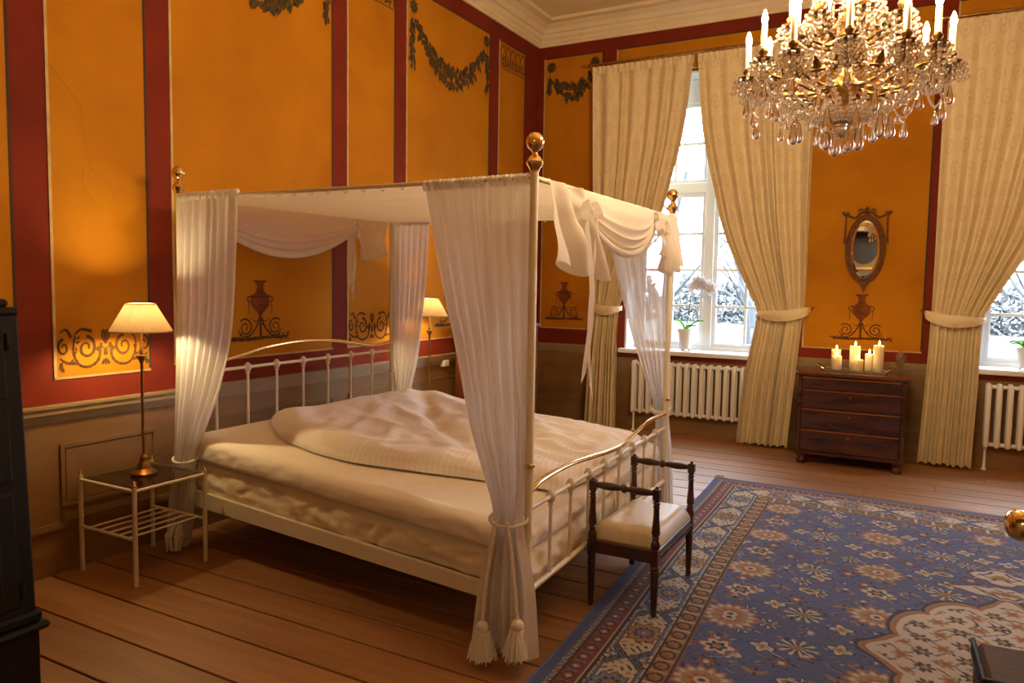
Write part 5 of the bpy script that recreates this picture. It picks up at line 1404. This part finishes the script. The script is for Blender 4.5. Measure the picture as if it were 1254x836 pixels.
# ================================================================ open door with knob, and a leather case, close to the camera
FH, RH = Vector((-.478, .8785, 0)), Vector((.8785, .478, 0))
def near(x, d, z=0.0): return Vector((4.064, -8.025, 0)) + RH * x + FH * d + Vector((0, 0, z))
hinge = near(1.135, .64)
dr = empty('door_1', hinge); dr.rotation_euler = (0, 0, math.atan2(FH.y, FH.x))
tag(dr, 'white open door whose brass knob juts into view', 'door', kind='structure')
MB().bbox(0, .89, -.045, 0, .01, 2.15, .004).build('leaf', DOORP, dr, smooth=False)
for z0, z1 in ((.2, .95), (1.2, 2.0)):
    for x0, x1 in ((.10, .40), (.49, .79)): MB().bbox(x0, x1, -.002, .012, z0, z1, .006).build('door_panel', DOORP, dr, smooth=False)
kz = 1.128
MB().lathe([(.034, 0), (.034, .004), (.018, .012), (.012, .022), (.011, .058), (.014, .074), (.024, .080), (.031, .090), (.032, .099), (.027, .110), (.014, .117), (.001, .118)], (.862, 0, kz), 20, Matrix.Rotation(-PI / 2, 3, 'X')).build('knob', BRASS, dr)
# stool carrying a leather case
st = empty('wooden_stool', near(1.0, 1.27, .0130)); st.rotation_euler = (0, 0, 1.1); SH = .60
MB().lathe([(.15, SH - .03), (.165, SH - .026), (.168, SH - .01), (.16, SH)], (0, 0, 0), 28).build('seat', BENCHWOOD, st)
for k in range(3):
    a = k * 2 * PI / 3; MB().tube([(.11 * math.cos(a), .11 * math.sin(a), SH - .03), (.15 * math.cos(a), .15 * math.sin(a), .0)], [.017, .012], 10).build('leg', BENCHWOOD, st)
tag(st, 'dark wooden stool under the leather case by the door', 'stool')
cs = empty('leather_case', near(1.0, 1.265, SH + .0130)); cs.rotation_euler = (0, 0, math.atan2(RH.y, RH.x) - .45); h = .318
MB().bbox(-.15, .15, -.085, .085, 0, h, .012).build('body', LEATHER, cs, smooth=False)
m = MB(); m.bbox(-.154, .154, -.090, -.080, h - .03, h + .004, .003); m.bbox(-.155, -.148, -.088, .088, h - .03, h + .004, .003); m.build('dark_trim', LEATHERD, cs, smooth=False)
MB().tube(spline([(.02, -.04, h - .005), (.018, -.045, h + .035), (.04, -.045, h + .062), (.07, -.045, h + .062), (.09, -.045, h + .035), (.088, -.04, h - .005)], 18), .006, 8).build('ring_handle', OLDBRASS, cs)
tag(cs, 'tan leather case with dark trim and brass ring handle', 'case')
# ================================================================ crystal chandelier
CH = Vector((3.735, -4.36, 0.0))
cd = empty('chandelier', (CH.x, CH.y, 2.23))
ci2 = Matrix.Translation(-Vector(cd.location))
def D_(o): return put(o, cd, ci2)
cr_ = random.Random(11)
ZR = 2.435      # main ring level
# central stem up to the ceiling
D_(MB().lathe([(.002, 2.335), (.020, 2.345), (.040, 2.37), (.055, 2.40), (.060, 2.43), (.050, 2.45), (.030, 2.465), (.028, 2.50), (.024, 2.62), (.030, 2.66), (.050, 2.69), (.030, 2.72), (.020, 2.76), (.018, 3.02), (.034, 3.05), (.05, 3.08), (.03, 3.12), (.010, 3.16)], (CH.x, CH.y, 0), 18).build('stem', GILT))
for k in range(21):
    z = 3.17 + k * .058; m = MB(); rt = k % 2
    m.tube([(CH.x + (.012 * math.cos(t) if rt else 0), CH.y + (0 if rt else .012 * math.cos(t)), z + .032 * math.sin(t)) for t in [2 * PI * j / 10 for j in range(10)]], .004, 5, closed=True); D_(m.build('chain_link', GILT))
D_(MB().lathe([(.012, CEIL - .152), (.03, CEIL - .132), (.08, CEIL - .092), (.11, CEIL - .060)], (CH.x, CH.y, 0), 20).build('ceiling_rose', GILT))
# rings
def ring(r, z, t, name):
    return D_(MB().tube([(CH.x + r * math.cos(a), CH.y + r * math.sin(a), z) for a in [2 * PI * j / 48 for j in range(48)]], t, 8, closed=True).build(name, DARKGILT))
ring(.30, ZR, .007, 'frame_ring'); ring(.16, 2.70, .008, 'crown_ring'); ring(.11, 3.03, .007, 'top_ring')
# leaf-shaped scrolls on the frame ring
m = MB()
for k in range(24):
    a = 2 * PI * k / 24; c = Vector((CH.x + .30 * math.cos(a), CH.y + .30 * math.sin(a), ZR)); o_ = Vector((math.cos(a), math.sin(a), 0)); t_ = Vector((-math.sin(a), math.cos(a), 0))
    m.poly([c - t_ * .022, c + o_ * .014 + Vector((0, 0, .03)) - t_ * .012, c + o_ * .03 + Vector((0, 0, .055)), c + o_ * .014 + Vector((0, 0, .03)) + t_ * .012, c + t_ * .022, c - Vector((0, 0, .025))])
D_(m.build('ring_leaves', DARKGILT, smooth=False))
_bead = MB()
def ico():
    bm = bmesh.new(); bmesh.ops.create_icosphere(bm, subdivisions=1, radius=1.0); v = [v.co.copy() for v in bm.verts]; f = [tuple(q.index for q in p.verts) for p in bm.faces]; bm.free(); return v, f
IV, IF = ico()
def bead(m, c, r):
    i = len(m.v); m.v += [(c[0] + p.x * r, c[1] + p.y * r, c[2] + p.z * r) for p in IV]; m.f += [tuple(i + k for k in f) for f in IF]
def strand(pts, r, name='bead_strand', parent=None, step=None, jit=.0):
    """beads threaded along a polyline"""
    m = MB(); P = [Vector(p) for p in pts]; step = step or r * 2.05; d = 0.0; nxt = 0.0
    for k in range(len(P) - 1):
        seg = P[k + 1] - P[k]; l = seg.length
        while nxt <= d + l:
            c = P[k] + seg * ((nxt - d) / l if l else 0); rr_ = r * (1 + cr_.uniform(-jit, jit)); bead(m, c, rr_); nxt += step
        d += l
    o = m.build(name, CRYSTAL, ang=180)
    if parent is None: D_(o)
    else: o.parent = parent
    return o
DROP = [(.0006, .0), (.0055, -.006), (.007, -.012), (.010, -.030), (.0155, -.052), (.0175, -.064), (.0155, -.075), (.009, -.083), (.001, -.086)]
def drop(p, s=1.0, parent=None, name='pear_drop'):
    m = MB(); bead(m, (p[0], p[1], p[2] + .008 * s), .0062 * s); m.lathe([(r * s, z * s) for r, z in DROP], p, 10)
    o = m.build(name, CRYSTAL, smooth=True, ang=180)
    if parent is None: D_(o)
    else: o.parent = parent
    return o
BULBP = [(.004, 0), (.0095, .006), (.0125, .018), (.0125, .028), (.008, .044), (.002, .060)]
def candle_arm(a, r, z, r0, z0, dip, hc, fringe, drops):
    o_ = Vector((math.cos(a), math.sin(a), 0)); c0 = Vector((CH.x, CH.y, 0))
    P = lambda rr_, zz: c0 + o_ * rr_ + Vector((0, 0, zz))
    t_ = Vector((-o_.y, o_.x, 0))
    m = MB(); m.tube(spline([P(r0, z0), P(r0 + (r - r0) * .25, z0 - dip * .35), P(r0 + (r - r0) * .6, z - dip), P(r - .03, z - dip * .75), P(r, z - .03), P(r, z)], 30), [.0105 - .004 * i / 30 for i in range(31)], 7)
    # acanthus curls
    q = P(r0 + (r - r0) * .55, z - dip + .012); m.tube(spline([q, q + Vector((0, 0, .03)) + o_ * .02, q + Vector((0, 0, .045)) - o_ * .005, q + Vector((0, 0, .03)) - o_ * .02, q + Vector((0, 0, .02)) - o_ * .006], 14), .005, 6)
    for s in (-1, 1): m.poly([q - o_ * .03, q + t_ * .02 * s + Vector((0, 0, .012)), q + o_ * .045 + t_ * .012 * s + Vector((0, 0, .02)), q + o_ * .03])
    arm = D_(m.build('arm', DARKGILT))
    e = P(r, z)
    m = MB(); m.lathe([(.010, -.008), (.020, -.002), (.036, .003), (.042, .008), (.043, .010), (.036, .009), (.014, .008), (.012, .020), (.020, .032), (.021, .040), (.016, .042), (.014, .050)], e, 14)
    for k in range(10):
        b = 2 * PI * k / 10; w = Vector((math.cos(b), math.sin(b), 0)); s = Vector((-w.y, w.x, 0)); m.poly([e + w * .038 - s * .012 + V(0, 0, .006), e + w * .052 - V(0, 0, .004), e + w * .038 + s * .012 + V(0, 0, .006)])
    m.build('candle_cup', DARKGILT).parent = arm
    MB().lathe([(.0125, .045), (.0125, .045 + hc), (.010, .048 + hc), (.004, .048 + hc)], e, 12).build('candle_tube', IVORYTUBE).parent = arm
    MB().lathe([(rr_, zz + .048 + hc) for rr_, zz in BULBP], e, 10).build('bulb', BULB).parent = arm
    if fringe:
        m = MB()
        for k in range(9):
            b = 2 * PI * k / 9; n = 2 + (k % 2) + (k % 3 == 0)
            for j in range(n): bead(m, e + Vector(((.050 + .006 * j) * math.cos(b), (.050 + .006 * j) * math.sin(b), -.008 - j * .0255)), .0115)
        for k in range(4):
            b = 2 * PI * k / 4 + .3
            for j in range(3): bead(m, e + Vector((.028 * math.cos(b), .028 * math.sin(b), -.014 - j * .026)), .0115)
        m.build('bead_fringe', CRYSTAL, ang=180).parent = arm
    for (dx, zz, s) in drops: 
        p = P(r + dx, z + zz); d = drop((p.x, p.y, p.z), s); d.parent = arm; d.matrix_parent_inverse = Matrix.Identity(4)
    return e
N1 = 12; tips = []
for k in range(N1):
    a = 2 * PI * k / N1 + .12
    lift = .0 if k % 2 == 0 else .028
    tips.append(candle_arm(a, .408 if k % 2 == 0 else .380, 2.485 + lift, .05, 2.43, .075, .105, True, [(0, -.085, .95)] if k % 2 == 0 else [(-.01, -.10, .8)]))
N2 = 8
for k in range(N2):
    a = 2 * PI * k / N2 + .40; candle_arm(a, .235, 2.68, .03, 2.62, .05, .105, True, [])
N3 = 4
for k in range(N3):
    a = 2 * PI * k / N3 + .8; candle_arm(a, .12, 2.90, .02, 2.84, .04, .10, False, [])
# bead festoons between neighbouring candle cups
for k in range(N1):
    p, q = tips[k], tips[(k + 1) % N1]
    for sag, rr_ in ((.085, .0090), (.145, .0070)):
        strand([p.lerp(q, t) * 1.0 + Vector((0, 0, -.02 - sag * 4 * t * (1 - t))) for t in [i / 14 for i in range(15)]], rr_, 'bead_festoon')
    mid = (p + q) / 2; drop((mid.x, mid.y, mid.z - .178), (.8, 1.0)[k % 2])
# festoons from the cups back to the frame ring
for k in range(N1):
    p = tips[k]; a = 2 * PI * k / N1 + .12
    for da in (-.22, .22):
        q = Vector((CH.x + .30 * math.cos(a + da), CH.y + .30 * math.sin(a + da), ZR - .01))
        strand([p.lerp(q, t) + Vector((0, 0, -.015 - .06 * 4 * t * (1 - t))) for t in [i / 10 for i in range(11)]], .0085, 'bead_festoon')
# basket of strands under the ring
NB = 26
for k in range(NB):
    a = 2 * PI * k / NB; r1 = .30
    pts = []
    for i in range(15):
        t = i / 14; r = r1 * (1 - t) ** .75 * 1.0 + .03 * t; z = ZR - .01 - .155 * (t ** .62)
        tw = a + .25 * t; pts.append((CH.x + r * math.cos(tw), CH.y + r * math.sin(tw), z))
    strand(pts, .0120, 'basket_strand', jit=.2, step=.029)
# tent of strands from the crown down to the ring
for k in range(26):
    a = 2 * PI * k / 26 + .05
    pts = []
    for i in range(15):
        t = i / 14; r = .16 + (.30 - .16) * t ** 1.6; z = 2.70 - .26 * t; pts.append((CH.x + r * math.cos(a), CH.y + r * math.sin(a), z))
    strand(pts, .0118, 'tent_strand', jit=.2, step=.028)
for k in range(20):
    a = 2 * PI * k / 20
    strand([(CH.x + (.11 + .05 * (i / 9) ** 2) * math.cos(a), CH.y + (.11 + .05 * (i / 9) ** 2) * math.sin(a), 3.03 - .33 * i / 9) for i in range(10)], .0105, 'crown_strand', jit=.1, step=.025)
# large drops and balls under the basket
for k in range(9):
    a = 2 * PI * k / 9 + .2; r = .15 + .035 * (k % 3); p = (CH.x + r * math.cos(a), CH.y + r * math.sin(a), ZR - .120 - .022 * (k % 3)); drop(p, (1.35, 1.1, 1.2)[k % 3])
for k in range(4):
    a = 2 * PI * k / 4 + .5; r = .07; drop((CH.x + r * math.cos(a), CH.y + r * math.sin(a), ZR - .165 - .015 * (k % 2)), 1.4)
for k in range(11):
    a = 2 * PI * k / 11; r = .25; m = MB(); c = (CH.x + r * math.cos(a), CH.y + r * math.sin(a), ZR - .135 - .012 * (k % 2)); m.sphere(c, .0185, 12, 8); bead(m, (c[0], c[1], c[2] + .021), .006); D_(m.build('crystal_ball', CRYSTAL, ang=180))
m = MB(); m.sphere((CH.x, CH.y, ZR - .185), .046, 12, 8); bead(m, (CH.x, CH.y, ZR - .145), .010); D_(m.build('crystal_ball', CRYSTAL, smooth=False))
cd.location = (CH.x - .022, CH.y - .012, 2.23 + .062)
tag(cd, 'gilt chandelier with lit candle bulbs and crystal drops', 'chandelier')

# ================================================================ unseen fill light added behind the camera to brighten the bed's near side
def fill_sconce(x, label):
    root = empty('unseen_fill_sconce', (x, Y0, 1.95))
    MB().lathe([(.001, .0), (.05, .003), (.055, .012), (.03, .02), (.012, .028)], (0, 0, 0), 16, Matrix.Rotation(-PI / 2, 3, 'X')).build('backplate', OLDBRASS, root)
    for s in (-1, 0, 1):
        e = (s * .15, .12 + .05 * (s == 0), .02)
        a = MB().tube(spline([(0, .02, 0), (s * .08, .08, -.05), (s * .14, e[1] - .01, -.03), e], 14), .006, 7).build('arm', OLDBRASS, root)
        MB().lathe([(.012, 0), (.032, .006), (.030, .010), (.014, .014), (.013, .09), (.004, .092)], e, 12).build('candle_tube', IVORYTUBE, a)
        MB().lathe([(r_, z_ + .092) for r_, z_ in BULBP], e, 10).build('bulb', FILLBULB, a)
    tag(root, label, 'fill_sconce', 'unseen fill lights in the next room')
fill_sconce(3.9, 'unseen three candle fill light added on the papered wall')
